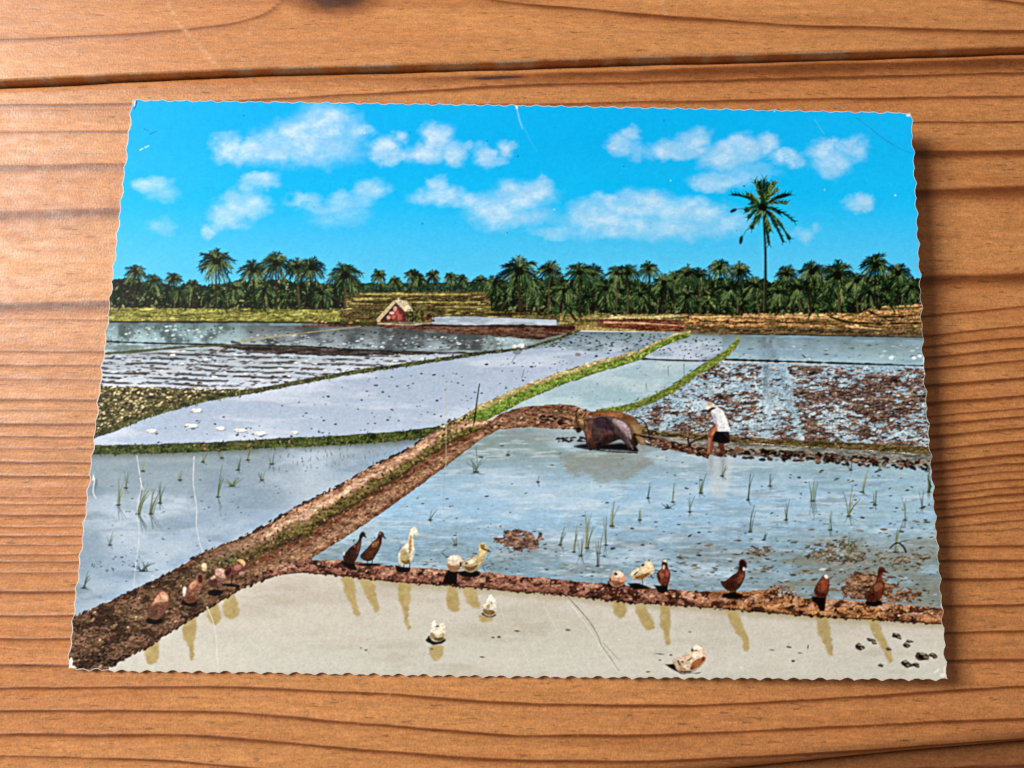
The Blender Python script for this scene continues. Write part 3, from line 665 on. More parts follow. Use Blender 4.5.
for xa, xb, yb in ((58, 240, 362), (370, 580, 356)):
    k = Ink(2.5, .05); k.band(xa, xb, lambda x: 0 * x + 320, lambda x: 0 * x + yb, lambda X, Y, V: mix(lin((112, 130, 128)) * np.ones(X.shape + (3,)), lin((160, 182, 192)), sm(.4, .7, fbm(X, Y, 30, 6, 3, 99)))); k.build('shallow_water', card)
# ---- far water
def dots(k, n, x0, x1, top, bot, size=(.5, 1.2), asp=1.7, cols=((52, 58, 62), (70, 72, 72), (40, 44, 48)), **kw): k.specks(n, x0, x1, top, bot, size, asp, list(cols), tilt=.1, **kw)
k = Ink(4)
k.band(100, 384, [(100, 322), (300, 321.5), (384, 324)], [(100, 345), (240, 345), (384, 350)], water((104, 128, 132), (160, 188, 198), (84, 102, 104), 14, 14, 101, .12, .14), 1.3, 1.1)
k.band(232, 500, [(232, 326), (370, 325), (430, 326), (500, 331)], [(232, 346), (300, 348), (380, 351), (500, 350)], water((92, 98, 100), (150, 166, 176), (78, 84, 86), 20, 7, 103, .16, .12), fx=26)
k.band(374, 432, [(374, 328), (432, 328)], [(374, 349), (400, 350), (432, 347)], water((66, 66, 64), (84, 92, 96), (112, 124, 130), 9, 6, 105, .15, .2), fx=9, al=.85)
dots(k, 60, 105, 236, [(105, 325), (236, 325)], [(105, 341), (236, 343)], (.4, .9))
k.specks(60, 110, 230, [(110, 326), (230, 326)], [(110, 340), (230, 341)], (.35, .9), 2.2, [(186, 206, 212), (170, 196, 204)], tilt=.1)
dots(k, 110, 250, 505, [(250, 328), (505, 335)], [(250, 347), (505, 349)], (.4, .9), 2.5)
k.specks(130, 250, 505, [(250, 334), (505, 338)], [(250, 347), (505, 350)], (.35, .8), 2.6, [(184, 198, 208), (160, 178, 188), (196, 206, 214)], tilt=.08)
k.build('rice_paddy', card, 'flooded grey paddies in front of the hut')
k = Ink(5)
k.band(432, 556, [(432, 317), (470, 316.5), (556, 320)], [(432, 326), (556, 326)], water((168, 182, 198), (186, 194, 208), (146, 160, 172), 16, 4, 107, .12), 1.3, 1.0)
k.build('rice_paddy', card, 'small pale pond right of the hut')
k = Ink(6)
k.band(300, 575, [(300, 325), (380, 323), (430, 323.5), (450, 325.5), (560, 325), (575, 326)], [(300, 327), (380, 327), (440, 332), (505, 337), (540, 340), (575, 331)], earth([(54, 34, 28), (92, 62, 50), (110, 84, 70), (74, 50, 40)], 14, 2.5, 8), 1.3, .9, je=(.3, .8), seed=9)
k.stroke([(432, 325), (455, 326), (520, 325.8), (574, 328.5)], 2.2, 3.0, (66, 36, 28), rough=.3)
k.band(100, 384, [(100, 320.5), (384, 322)], [(100, 322.8), (300, 323.4), (384, 326.4)], earth([(30, 32, 18), (64, 62, 34), (44, 40, 24)], 10, 3, 9), 1.5, .9, je=(.4, .5), seed=8)
k.specks(40, 300, 380, [(300, 316), (380, 317)], [(300, 323), (380, 323)], (.7, 1.6), 1.6, [(120, 84, 52), (70, 48, 30), (180, 150, 96), (90, 90, 40)])
k.stroke([(235, 342.5), (262, 338), (300, 333.5), (360, 326.5)], 1.6, .9, (150, 148, 116), rough=.25)
k.stroke([(102, 341.5), (160, 343.5), (236, 345), (296, 346.2), (380, 350.5), (440, 352.8), (484, 353)], 2.0, 1.6, (46, 44, 34), rough=.3)
k.stroke([(232, 342), (240, 343.5)], 3, 2, (90, 84, 56)); k.stroke([(100, 354), (140, 351), (182, 347), (230, 345)], 3.0, 2.0, (84, 84, 56), rough=.2)
k.stroke([(378, 323.5), (410, 325), (432, 323)], 1.3, 1.0, (190, 172, 140), rough=.3)
k.build('paddy_bank', card, 'dark low earth banks between the far paddies')

# ---- hut
hut = empty('hut', (0, 0, 0), card); hut['label'] = 'small red gabled hut with thatched roof'
Z8 = lambda P: [(370 + x / 12.8, 290 + y / 12.8) for x, y in P]
k = Ink(7); k.poly(Z8([(325, 160), (445, 275), (465, 405), (150, 415), (125, 392)]), (112, 58, 52)); k.poly(Z8([(325, 160), (370, 205), (320, 215), (160, 400), (125, 392)]), (44, 22, 26))
k.poly(Z8([(385, 215), (445, 275), (460, 400), (425, 400), (420, 300)]), (96, 42, 38))
for p, c in (((320, 240, 22, 30), (206, 150, 142)), ((280, 295, 30, 18), (214, 158, 150)), ((300, 340, 26, 30), (176, 92, 80)), ((240, 350, 22, 22), (206, 160, 150)), ((350, 310, 26, 44), (160, 80, 70)), ((380, 350, 30, 40), (170, 90, 80)), ((270, 380, 20, 20), (110, 40, 34)), ((200, 385, 22, 12), (40, 20, 20))):
    q = Z8([(p[0], p[1])])[0]; k.ell(q[0], q[1], p[2] / 12.8, p[3] / 12.8, c)
k.build('wall', hut)
k = Ink(8); k.poly(Z8([(315, 132), (372, 126), (470, 138), (550, 268), (440, 270), (338, 160)]), (198, 182, 152)); k.poly(Z8([(360, 132), (470, 138), (490, 170), (380, 160)]), (176, 158, 124)); k.poly(Z8([(400, 210), (500, 200), (545, 266), (445, 268)]), (212, 194, 164))
k.poly(Z8([(305, 132), (338, 156), (135, 388), (72, 384)]), (186, 166, 132)); k.poly(Z8([(338, 156), (326, 172), (140, 392), (128, 392)]), (90, 70, 60)); k.poly(Z8([(355, 100), (375, 102), (378, 132), (352, 132)]), (196, 180, 140))
k.specks(40, 394, 411, [(394, 300.5), (411, 303)], [(394, 303), (411, 311)], (.2, .5), 3, [(226, 212, 184), (160, 140, 108), (176, 158, 124)], ang=.9)
k.build('roof', hut)
k = Ink(8); k.specks(120, 407, 424, [(407, 310), (413, 308), (424, 312)], [(407, 321), (424, 321)], (.5, 1.3), 1.5, [(30, 38, 22), (56, 64, 34), (92, 96, 52), (20, 24, 16), (128, 124, 72)], tilt=1.3)
k.specks(50, 421, 434, [(421, 315), (428, 314), (434, 317)], [(421, 321), (434, 321)], (.5, 1.2), 1.5, [(96, 48, 38), (60, 30, 24), (130, 90, 60), (52, 44, 26)], tilt=1.3)
k.build('shrub', card, 'dark bushes against the right side of the hut')

# ---- middle paddies
BK = [(92, 438), (96.5, 435), (157, 412), (210, 398), (269, 388.5), (305, 381), (356, 372), (418, 363), (471, 355), (528, 347.5), (560, 338), (578, 331)]
k = Ink(7)
k.band(96, 474, [(96, 357), (140, 353), (182, 349), (240, 346), (296, 347.5), (440, 353.5), (474, 354)], lambda x: np.minimum(curve(BK, x), 389 + .0 * x), water((150, 162, 172), (196, 206, 222), (176, 190, 206), 30, 5, 111, .1), 1.3, 1.1)
def rows(X, Y):
    r = (Y - 350 - (X - 100) * .030 + (fbm(X, Y, 40, 30, 3, 300) - .5) * 3.4) / 4.9
    f = np.abs(r - np.floor(r) - .5); n = fbm(X, np.floor(r) * 13.7, 20, 1, 4, 301) * .6 + .4 * fbm(X, Y, 5, 2, 3, 302)
    a = sm(.36, .14, f) * sm(.40, .54, n)
    tp = curve([(96, 357), (182, 349.5), (296, 348), (474, 354.5)], X); bt = np.minimum(curve(BK, X) - 2, 388)
    return .92 * a * sm(-.5, 1.5, Y - tp) * sm(-.5, 1, bt - Y)
k.field(96, 474, 345, 392, rows, (lambda ef: lambda X, Y: ef(X, Y, 0))(earth([(40, 36, 34), (70, 64, 60), (98, 90, 84)], 7, 2.4, 303)))
k.specks(420, 100, 470, [(100, 357), (182, 350), (296, 348), (470, 354)], lambda x: np.minimum(curve(BK, x) - 2, 388), (.4, 1.1), 3.2, [(70, 64, 60), (50, 46, 44), (104, 96, 92), (216, 222, 232), (92, 72, 62)], ang=.035, tilt=.05)
k.band(214, 446, [(214, 345.5), (296, 347), (446, 353.5)], [(214, 347), (260, 352), (330, 356), (446, 354)], earth([(40, 34, 30), (66, 58, 52), (96, 90, 88)], 12, 2, 14), 1.3, .9, z=4.2e-6, je=(0, 1), seed=12)
k.build('rice_paddy', card, 'ploughed paddy with dark wet ridges at the left')
k = Ink(8)
SB = lambda x: curve(BK, x) - 2
k.band(94, 268, [(94, 385.5), (140, 387), (210, 389.5), (268, 388)], SB, earth([(44, 44, 30), (76, 72, 48), (104, 94, 64), (60, 62, 40)], 6, 3, 15), 1.3, 1.1, je=(1, 0), seed=2)
k.specks(620, 96, 262, [(96, 386), (262, 388.5)], SB, (.5, 1.15), 2.0, [(52, 52, 34), (178, 166, 122), (196, 184, 140), (38, 40, 26), (124, 108, 76), (84, 88, 52)], ang=-.2, tilt=.4)
k.build('stubble_field', card, 'stubble field of yellow dashes at the left edge')

G1 = [(448, 432), (462, 425), (480, 413.5), (500, 404.5), (522, 393.5), (556, 380), (597, 366.5), (639, 355), (659, 344), (676, 337), (690, 333.5)]
GB = [(90, 450), (150, 449), (220, 446.5), (280, 443), (346, 440), (400, 436), (440, 431)]
k = Ink(7)
k.band(92, 652, lambda x: np.where(x < 528, curve(BK, x), curve([(528, 348.5), (640, 353.5), (652, 352)], x)), lambda x: np.where(x < 446, curve(GB, x), curve(G1, x)),
       water((158, 176, 200), (170, 187, 211), (188, 200, 219), 80, 12, 121, .06), 1.5, 1.5)
def cl(x, y): return .35 + .65 * (vnoise(x / 22, y / 9, 5) > .5)
dots(k, 115, 150, 620, lambda x: curve(BK, np.minimum(x, 540)) + 8, lambda x: np.where(x < 446, curve(GB, x) - 6, curve(G1, x) - 6), (.45, 1.35), 1.8, dens=cl)
dots(k, 30, 500, 640, [(500, 352), (640, 356)], lambda x: curve(G1, x) - 5, (.4, .8), 1.6)
for x0, y0, x1, y1 in ((512, 362, 520, 349), (522, 378, 524, 370)): k.stroke([(x0, y0), (x1, y1)], .9, .7, (120, 128, 146))
k.ell(578, 354.6, 3.2, 1.8, (130, 130, 138)); k.ell(517, 352.5, 4, 2.2, (122, 132, 140))
k.build('rice_paddy', card, 'broad pale lilac paddy in the middle of the picture')
k = Ink(6.5)
k.band(526, 690, [(526, 349), (560, 339), (578, 331.5), (690, 332.5)], [(526, 349.5), (640, 354), (690, 334)], water((96, 116, 128), (178, 196, 214), (128, 148, 160), 20, 4, 125, .14), 1.3, 1.1)
dots(k, 150, 545, 676, [(545, 344), (580, 333), (676, 333.5)], [(545, 349), (640, 352), (676, 336)], (.4, .9), 2.2)
k.build('rice_paddy', card, 'small grey speckled paddy left of the green bank')
k = Ink(6)
B2 = [(596, 413), (606, 411.5), (630, 407.5), (654, 398.5), (672, 389.5), (684, 381), (697, 371.5), (712, 363), (725, 355), (735, 345), (739, 338)]
k.band(555, 745, lambda x: np.where(x < 690, curve(G1, x), 334.5 + (x - 690) * .06), lambda x: np.minimum(curve(B2, x), 361.5), water((168, 184, 204), (186, 198, 220), (146, 166, 180), 24, 6, 127, .08), 1.4, 1.2)
k.band(480, 745, lambda x: np.maximum(curve(G1, x), 360.5), lambda x: np.where(x < 606, 415, curve(B2, x)), water((160, 184, 198), (150, 184, 196), (176, 198, 208), 40, 10, 129, .07), 1.4, 1.3, z=5e-7)
k.band(650, 746, [(664, 340), (690, 333), (742, 336)], [(664, 343), (690, 341), (742, 342)], water((100, 118, 124), (150, 170, 184), (130, 150, 160), 10, 4, 128, .15), fx=14, al=.8)
dots(k, 80, 655, 728, [(655, 348), (690, 337), (728, 339)], [(655, 357), (700, 360), (728, 352)], (.4, .85), 1.8)
k.stroke([(632, 358), (660, 359.8), (700, 361), (716, 360)], 2.4, 1.6, (58, 64, 54), rough=.25)
dots(k, 34, 570, 690, lambda x: curve(G1, x) + 9, lambda x: curve(B2, x) - 4, (.35, .7), 1.6, cols=((130, 150, 156), (112, 132, 138)))
for x, y, h in ((684, 364, 22), (668, 366, 10), (646, 384, 5)): k.stroke([(x, y), (x + .5, y + h)], .9, .6, (112, 128, 136))
k.build('rice_paddy', card, 'bluish paddy between the two green banks')
k = Ink(6)
k.band(722, 930, [(722, 335), (740, 334), (930, 337)], [(722, 361), (800, 363), (930, 367)], water((104, 124, 130), (160, 192, 208), (134, 164, 184), 44, 5, 131, .09), 1.4, 1.1)
k.specks(70, 735, 922, [(735, 338), (922, 340)], [(735, 358), (922, 362)], (.4, 1), 3.5, [(90, 110, 116), (186, 210, 220), (110, 132, 140)], tilt=.05)
k.band(756, 780, [(756, 337), (780, 337)], [(756, 361), (780, 362)], water((92, 100, 104), (108, 128, 146), (134, 160, 176), 7, 9, 132, .1), fx=9, al=.6)
for xx in (772, 800, 836, 880): k.band(xx, xx + 22, [(730, 337), (930, 339)], [(730, 350), (930, 356)], water((96, 112, 112), (130, 156, 170), None, fine=.14), fx=9, al=.45)
k.stroke([(725, 359.5), (760, 360.8), (800, 362), (860, 364), (930, 366.5)], 2.6, 2.2, (40, 50, 48), rough=.25)
k.stroke([(735, 334), (800, 335), (930, 337.5)], 1.5, 1.2, (56, 60, 50), rough=.3)
for x, y in ((891, 358), (914, 358), (920, 356)): k.ell(x, y, 2.2, 1.6, (214, 230, 236))
k.build('rice_paddy', card, 'shining blue paddy at the right edge below the terraces')
k = Ink(6)
M6T = lambda x: np.where(x < 716, curve(B2, x) - 1, 361.5 + (x - 716) * .024)
M6B = [(596, 414), (640, 430), (680, 436), (731, 440), (800, 445), (930, 452)]
k.band(604, 932, M6T, M6B, water((144, 172, 192), (150, 172, 186), (172, 192, 206), 26, 9, 141, .09), 1.4, 1.3)
def clod(x, y):
    d = .26 + .75 * sm(.42, .62, fbm(np.array(x), np.array(y), 26, 13, 3, 77))
    if x > 790: d += .30 * (fbm(np.array(x), np.array(y), 40, 22, 2, 79) > .47)
    if 757 < x < 774: d *= .35
    return d
def d6(X, Y):
    d = .30 + .36 * sm(.36, .62, fbm(X, Y, 30, 14, 3, 77)) + .24 * sm(778, 800, X) * sm(.36, .55, fbm(X, Y, 44, 24, 2, 79)) * (1 - sm(905, 925, X) * .5)
    return d * (1 - .75 * np.exp(-((X - 767 - (Y - 365) * .02) / 5) ** 2)) * (1 - .7 * np.exp(-((X - 786 - (Y - 380) * .25) / 5) ** 2))
in6 = between(lambda x: M6T(x) + 2, lambda x: curve(M6B, x) - 2)
clods(k, 604, 932, 358, 455, in6, d6, [(54, 42, 38), (96, 76, 66), (136, 112, 96), (80, 62, 54)], 6.0, 2.1, 310)
clods(k, 604, 932, 358, 455, in6, lambda X, Y: d6(X, Y) * .8, [(54, 42, 40), (92, 72, 64), (134, 108, 94)], 4.2, 1.5, 312)
k.specks(260, 620, 930, lambda x: M6T(x) + 2, lambda x: curve(M6B, x) - 3, (.4, .9), 1.8, [(176, 158, 142), (46, 36, 36), (206, 216, 222), (150, 128, 112)], tilt=.4, dens=clod, z0=3e-6, z1=4.5e-6)
k.band(762, 769.5, [(762, 364), (769, 364)], [(762, 396), (769, 396)], water((104, 124, 136), (124, 140, 150), None, fine=.15), fx=2.6, al=.75)
k.build('ploughed_paddy', card, 'muddy ploughed paddy full of brown clods at the right')

# ---- grassy banks
def bank(k, ctr, w0, w1, cols, tex, seed, n, edge=None):
    c = np.array(ctr, float); x0, x1 = c[:, 0].min(), c[:, 0].max()
    hw = lambda x: (w0 + (w1 - w0) * (x - x0) / (x1 - x0)) / 2
    k.band(x0, x1, lambda x: curve(ctr, x) - hw(x), lambda x: curve(ctr, x) + hw(x), earth(cols, 7, 4, seed), 1.3, 1.0, je=(.5, .8), seed=seed)
    k.specks(n, x0, x1, lambda x: curve(ctr, x) - hw(x) - .6, lambda x: curve(ctr, x) + hw(x) + .8, (.35, .8), 2.4, tex, ang=1.45, tilt=.45)
GR = [(86, 104, 44), (110, 128, 58), (66, 82, 36), (132, 142, 78)]
k = Ink(9)
bank(k, BK, 6.5, 2.6, [(48, 52, 32), (76, 82, 48), (100, 102, 64)], [(70, 78, 40), (112, 116, 66), (50, 52, 32), (136, 130, 88)], 21, 300)
k.build('paddy_bank', card, 'thin curving green bank left of the pale paddy')
k = Ink(9)
bank(k, GB, 9.5, 10, [(34, 42, 22), (58, 72, 34), (88, 98, 52), (46, 56, 28)], [(44, 60, 28), (92, 106, 54), (28, 36, 20), (128, 118, 84), (66, 92, 42)], 23, 560)
k.specks(24, 200, 262, [(200, 442), (262, 439)], [(200, 450), (262, 447)], (.5, 1.2), 1.6, [(130, 96, 76), (100, 74, 58), (150, 120, 90)])
k.build('paddy_bank', card, 'long grassy bank across the left of the picture')
k = Ink(9)
g = np.array(G1); hw = lambda x: np.interp(x, [448, 500, 560, 640, 690], [10, 9.4, 7.2, 5.4, 3.4])
k.band(448, 690, lambda x: curve(G1, x) - hw(x) * .9, lambda x: curve(G1, x) + hw(x), lambda X, Y, V: mix(mix(earth([(150, 140, 92), (190, 178, 132), (168, 160, 104)], 5, 3, 25)(X, Y, V), earth([(78, 104, 40), (112, 136, 58), (138, 152, 80)], 7, 4, 26)(X, Y, V), sm(.12, .42, V)), lin((56, 84, 36)), .6 * sm(.7, 1, V)), 1.2, .9, je=(.6, .8), seed=31)
k.specks(300, 450, 688, lambda x: curve(G1, x) - hw(x) * .3, lambda x: curve(G1, x) + hw(x), (.4, .85), 2.4, [(94, 122, 40), (140, 160, 72), (74, 98, 36), (164, 172, 96), (112, 146, 52)], ang=1.3, tilt=.5)
k.specks(220, 452, 640, lambda x: curve(G1, x) - hw(x), lambda x: curve(G1, x) - hw(x) * .3, (.5, 1.3), 1.5, [(204, 190, 148), (176, 156, 104), (150, 122, 84), (120, 128, 60)])
k.build('paddy_bank', card, 'bright green bank running from the stake to the horizon')
k = Ink(9)
bank(k, B2, 6.5, 9.0, [(84, 100, 46), (118, 132, 66), (102, 118, 56), (136, 144, 82)], [(90, 108, 44), (146, 156, 82), (112, 132, 56), (130, 132, 70)], 33, 170)
hw2 = lambda x: np.interp(x, [600, 640, 690, 725, 739], [2.5, 6, 6.4, 5.2, 3.4])
k.specks(170, 606, 738, lambda x: curve(B2, x) - hw2(x), lambda x: curve(B2, x) + hw2(x), (.4, .9), 2.6, [(96, 118, 46), (140, 152, 74), (114, 134, 58), (120, 126, 62), (84, 98, 42)], ang=-.6, tilt=.4)
k.build('paddy_bank', card, 'second green bank right of the bluish paddy')

# ---- the large front paddies
DL = [(60, 622), (75, 616), (103, 604), (157, 579), (206, 551), (253, 532), (292, 509), (335, 487), (378, 462), (397, 454), (412, 446), (430, 434), (452, 420)]   # upper left edge of the great bank
DR = [(109, 667), (146, 648), (189, 620), (243, 588), (280, 574), (313, 557), (342, 540), (367, 523), (410, 493), (453, 461), (480, 440), (500, 429)]            # its lower right edge
BT = [(300, 560), (343, 560.5), (388, 565.5), (440, 569), (490, 573), (566, 580), (640, 587), (700, 591.5), (768, 590.5), (793, 597), (870, 602), (946, 608)]
BB = [(250, 583), (270, 576.5), (302, 572.5), (345, 576.5), (399, 582.5), (480, 588.5), (559, 595), (630, 603), (690, 606.5), (793, 615), (870, 620), (946, 624.5)]
k = Ink(7)
def w8(X, Y, V):
    c = water((140, 156, 166), (142, 168, 196), (172, 190, 208), 90, 40, 151, .06)(X, Y, V)
    c = mix(c, lin((120, 142, 160)), .45 * sm(.52, .72, fbm(X, Y, 46, 12, 4, 155)) + .4 * (1 - sm(75, 130, X)))
    c = mix(c, lin((100, 112, 106)), .85 * (1 - sm(0, 8 + 5 * (fbm(X, Y, 6, 40, 3, 158) - .5), Y - (curve(GB, X) + 4.5))))
    return mix(c, lin((204, 212, 220)), .45 * sm(250, 330, X) * sm(470, 490, Y) * (1 - sm(300, 420, X)))
k.band(60, 440, lambda x: curve(GB, x) + 3, DL, w8, 1.5, 1.5)
dots(k, 90, 95, 380, lambda x: curve(GB, x) + 10, lambda x: curve(DL, x) - 8, (.35, .9), 2.2, cols=((110, 128, 140), (86, 100, 106), (126, 142, 150)), dens=cl)
k.specks(60, 270, 400, lambda x: curve(GB, x) + 8, lambda x: curve(GB, x) + 26, (.3, .8), 4, [(104, 116, 112), (130, 142, 140)], ang=1.5, tilt=.2)
k.specks(26, 92, 140, [(92, 560), (140, 548)], [(92, 575), (140, 566)], (.4, 1.2), 1.6, [(76, 90, 90), (96, 110, 112)], tilt=.8)
k.build('rice_paddy', card, 'blue grey paddy at the lower left')
k = Ink(7)
bref = soft_poly([(560, 458), (575, 452), (640, 452), (655, 460), (640, 470), (628, 481), (600, 482), (585, 472), (576, 479), (566, 470)])
fref = soft_poly([(706, 456), (734, 456), (730, 480), (722, 500), (712, 496)])
def w7(X, Y, V):
    c = mix(mix(lin((132, 152, 155)) * np.ones(X.shape + (3,)), lin((150, 188, 218)), sm(440, 500, Y)), lin((128, 158, 178)), sm(515, 560, Y))
    c = mix(c, lin((180, 204, 224)), .6 * sm(.45, .7, fbm(X, Y, 70, 16, 4, 161)))
    c = mix(c, lin((118, 140, 146)), (.12 + .40 * sm(640, 800, X) * sm(440, 500, Y)) * sm(.50, .66, fbm(X, Y, 20, 3.2, 4, 162)))
    c = mix(c, lin((206, 220, 230)), .35 * sm(.56, .72, fbm(X, Y, 24, 2.6, 4, 164)))
    c = mix(c, lin((146, 180, 196)), .55 * sm(700, 880, X) * sm(.35, .6, fbm(X, Y, 50, 8, 3, 163)))
    mud = sm(.46, .62, fbm(X, Y, 60, 12, 4, 165)) * sm(525, 560, Y) * sm(690, 800, X)
    mud = np.maximum(mud, sm(530, 545, Y) * sm(790, 830, X) * .85 * sm(.3, .5, fbm(X, Y, 40, 8, 4, 167)))
    mud = np.maximum(mud, .35 * sm(.5, .65, fbm(X, Y, 30, 7, 4, 168)) * sm(505, 545, Y))
    c = mix(c, lin((128, 136, 130)), mud)
    c = mix(c, lin((134, 138, 128)), (.45 + .4 * fbm(X, Y, 16, 3, 3, 6)) * bref(X + (fbm(X, Y, 12, 2, 3, 15) - .5) * 16, Y + (fbm(X, Y, 9, 3, 3, 5) - .5) * 9, 4))
    c = mix(c, lin((136, 146, 148)), .5 * soft_poly([(500, 429), (560, 428), (660, 446), (640, 456), (560, 442), (505, 438)])(X, Y, 3))
    c = mix(c, lin((190, 200, 208)), .6 * fref(X, Y, 3)); 
    for x in (711, 723): c = mix(c, lin((120, 128, 134)), .5 * np.exp(-((X - x) / 3) ** 2) * (1 - sm(460, 482, Y)))
    return c * (1 + (.18 + .26 * sm(490, 545, Y)) * (fbm(X, Y, 6, 1.8, 3, 169) - .5) + .10 * sm(480, 540, Y) * (fbm(X, Y, 3, 1.2, 2, 179) - .5))[..., None]
W7T = [(480, 430), (500, 427), (560, 428), (620, 440), (660, 447), (720, 456), (800, 460), (932, 468)]
k.band(300, 948, lambda x: np.where(x < 490, curve(DR, x) - 4, curve(W7T, x) - 2), lambda x: curve(BT, x) + 4, w7, 1.5, 1.4)
dk = lambda x, y: .12 + .5 * sm(690, 860, x) + .35 * sm(500, 560, y) * (x > 430)
k.specks(330, 400, 940, lambda x: np.where(x < 490, curve(DR, x) + 6, curve(W7T, x) + 4), lambda x: curve(BT, x) - 3, (.4, 1.2), 2.4, [(62, 72, 74), (88, 98, 98), (46, 52, 54), (110, 120, 122)], tilt=.15, dens=dk)
k.specks(170, 680, 942, [(680, 545), (800, 528), (942, 520)], lambda x: curve(BT, x) - 2, (.5, 1.6), 3.2, [(96, 98, 88), (120, 116, 100), (146, 150, 146), (84, 80, 68), (164, 176, 182), (108, 94, 76)], tilt=.12)
k.specks(90, 395, 520, [(395, 550), (520, 545)], lambda x: curve(BT, x) - 2, (.3, .7), 5, [(96, 110, 120), (80, 92, 100), (120, 136, 146)], tilt=.5)
k.specks(120, 560, 720, [(560, 552), (720, 556)], lambda x: curve(BT, x) - 2, (.3, .8), 4, [(108, 122, 128), (90, 102, 106), (176, 192, 202)], tilt=.2)
k.build('rice_paddy', card, 'large flooded paddy the buffaloes are ploughing')
def island(cx, cy, rx, ry, cols, lab, seed, sx=5, sy=2.6, top=.95, more=()):
    k = Ink(8)
    bl = [(cx, cy, rx, ry, top)] + list(more)
    def dn(X, Y):
        d = np.zeros(X.shape)
        for a, b_, c, e, t in bl: d = np.maximum(d, t * (1 - sm(.35, 1.15, np.hypot((X - a) / c, (Y - b_) / e))))
        return d
    x0, x1 = min(b[0] - 1.3 * b[2] for b in bl), max(b[0] + 1.3 * b[2] for b in bl); y0, y1 = min(b[1] - 1.3 * b[3] for b in bl), max(b[1] + 1.3 * b[3] for b in bl)
    clods(k, x0, x1, y0, y1, lambda X, Y: 1.0, dn, cols, sx, sy, seed)
    k.build('mud_island', card, lab)
BRN = [(74, 52, 42), (112, 80, 62), (146, 112, 90), (92, 66, 52)]
island(519, 541, 29, 15, BRN, 'brown mud patch in the water above the pair of white ducks', 320, top=1.1)
island(868, 588, 36, 19, [(66, 44, 34), (110, 76, 54), (146, 106, 76), (88, 60, 44)], 'brown mud mound behind the ducks at the right', 322, top=1.15, more=[(905, 596, 36, 9, .8)])
island(838, 553, 46, 17, [(76, 74, 64), (112, 106, 90), (132, 124, 106), (92, 88, 78)], 'grey mud flat in the shallow water at the right', 324, top=.85, more=[(900, 560, 44, 14, .55)])
island(762, 552, 22, 9, [(76, 70, 62), (112, 100, 84), (130, 118, 104)], 'small mud flat left of the larger one', 326, top=.8, more=[(765, 568, 14, 4, .6)])
# bottom paddy, with the ducks' reflections
REF = [
 [(145, 642), (157, 634), (160, 650), (158, 662), (149, 666), (144, 655)], [(182, 626), (196, 618), (197, 632), (194, 645), (195, 659), (190, 661), (190, 650), (183, 638)],
 [(206, 610), (216, 604), (221, 612), (221, 622), (215, 626), (209, 620)], [(222, 603), (232, 597), (239, 606), (240, 615), (232, 620), (224, 616)],
 [(341, 580), (352, 578), (356, 590), (357, 605), (361, 615), (355, 617), (351, 603), (344, 594)], [(359, 582), (372, 581), (376, 592), (378, 604), (380, 609), (375, 614), (370, 602), (363, 592)],
 [(398, 586), (410, 586), (411, 600), (408, 612), (408, 622), (411, 627), (408, 631), (404, 620), (403, 608), (398, 600)],
 [(447, 591), (456, 590), (459, 602), (460, 610), (453, 613), (446, 606)], [(463, 594), (474, 593), (479, 600), (481, 609), (474, 608), (466, 602)], [(478, 615), (494, 616), (493, 622), (480, 622)],
 [(429, 645), (444, 645), (442, 658), (434, 662), (430, 656)], [(612, 604), (626, 607), (626, 616), (620, 619), (614, 614)], [(634, 612), (644, 610), (652, 618), (655, 628), (648, 631), (640, 624)],
 [(660, 608), (669, 608), (671, 622), (669, 638), (671, 644), (666, 646), (664, 634), (659, 624)],
 [(725, 614), (737, 616), (744, 628), (749, 640), (749, 651), (743, 652), (743, 640), (732, 628)], [(816, 617), (827, 618), (831, 632), (834, 655), (829, 656), (823, 642), (817, 632)],
 [(866, 622), (878, 624), (885, 640), (891, 650), (893, 662), (888, 664), (885, 652), (874, 638)],
]
k = Ink(7)
def chk(P):
    q = np.array(P, float)
    q = np.stack([.8 * q + .2 * np.roll(q, -1, 0), .2 * q + .8 * np.roll(q, -1, 0)], 1).reshape(-1, 2)
    return q
def up(P):   # a standing bird's reflection starts under the bank
    P = np.array(P, float); m = P[:, 1] < P[:, 1].min() + 4
    if abs(P[:, 0].mean() - 486) > 8 and abs(P[:, 0].mean() - 436) > 9: P[m, 1] -= 6
    return P
RS = [(soft_poly(chk(up(P))), up(P)) for P in REF]
def w9(X, Y, V):
    c = mix(lin((188, 182, 170)) * np.ones(X.shape + (3,)), lin((196, 197, 187)), sm(590, 660, Y))
    c = mix(c, lin((178, 172, 158)), .5 * sm(.5, .75, fbm(X, Y, 60, 14, 4, 172)))
    c = mix(c, lin((204, 201, 192)), .6 * sm(.4, .7, fbm(X, Y, 110, 26, 4, 171)))
    c = mix(c, lin((166, 154, 122)), .8 * (1 - sm(0, 9 + 7 * (fbm(X, X * 0, 9, o=3, seed=177) - .5), Y - curve(BB, X))) * sm(320, 400, X))
    Xw = X + (fbm(X, Y, 7, 3, 2, 173) - .5) * 3
    for f, P in RS:
        x0, y0 = P.min(0) - 5; x1, y1 = P.max(0) + 5; sel = (X > x0) & (X < x1) & (Y > y0) & (Y < y1)
        if sel.any():
            a = f(Xw[sel], Y[sel], 1.5); cc = mix(lin((160, 140, 88)) * np.ones((sel.sum(), 3)), lin((188, 170, 118)), fbm(X[sel], Y[sel], 6, 5, 3, 9)); c[sel] = mix(c[sel], cc[...], a * .95) if False else c[sel] + (cc - c[sel]) * (a * .95)[:, None]
    return c * (1 + .05 * (fbm(X, Y, 3, 3, 2, 175) - .5))[..., None]
k.band(60, 950, lambda x: np.where(x < 280, curve(DR, x) - 3, curve(BB, x) - 4), lambda x: eB(x) + 2, w9, 1.3, 1.3)
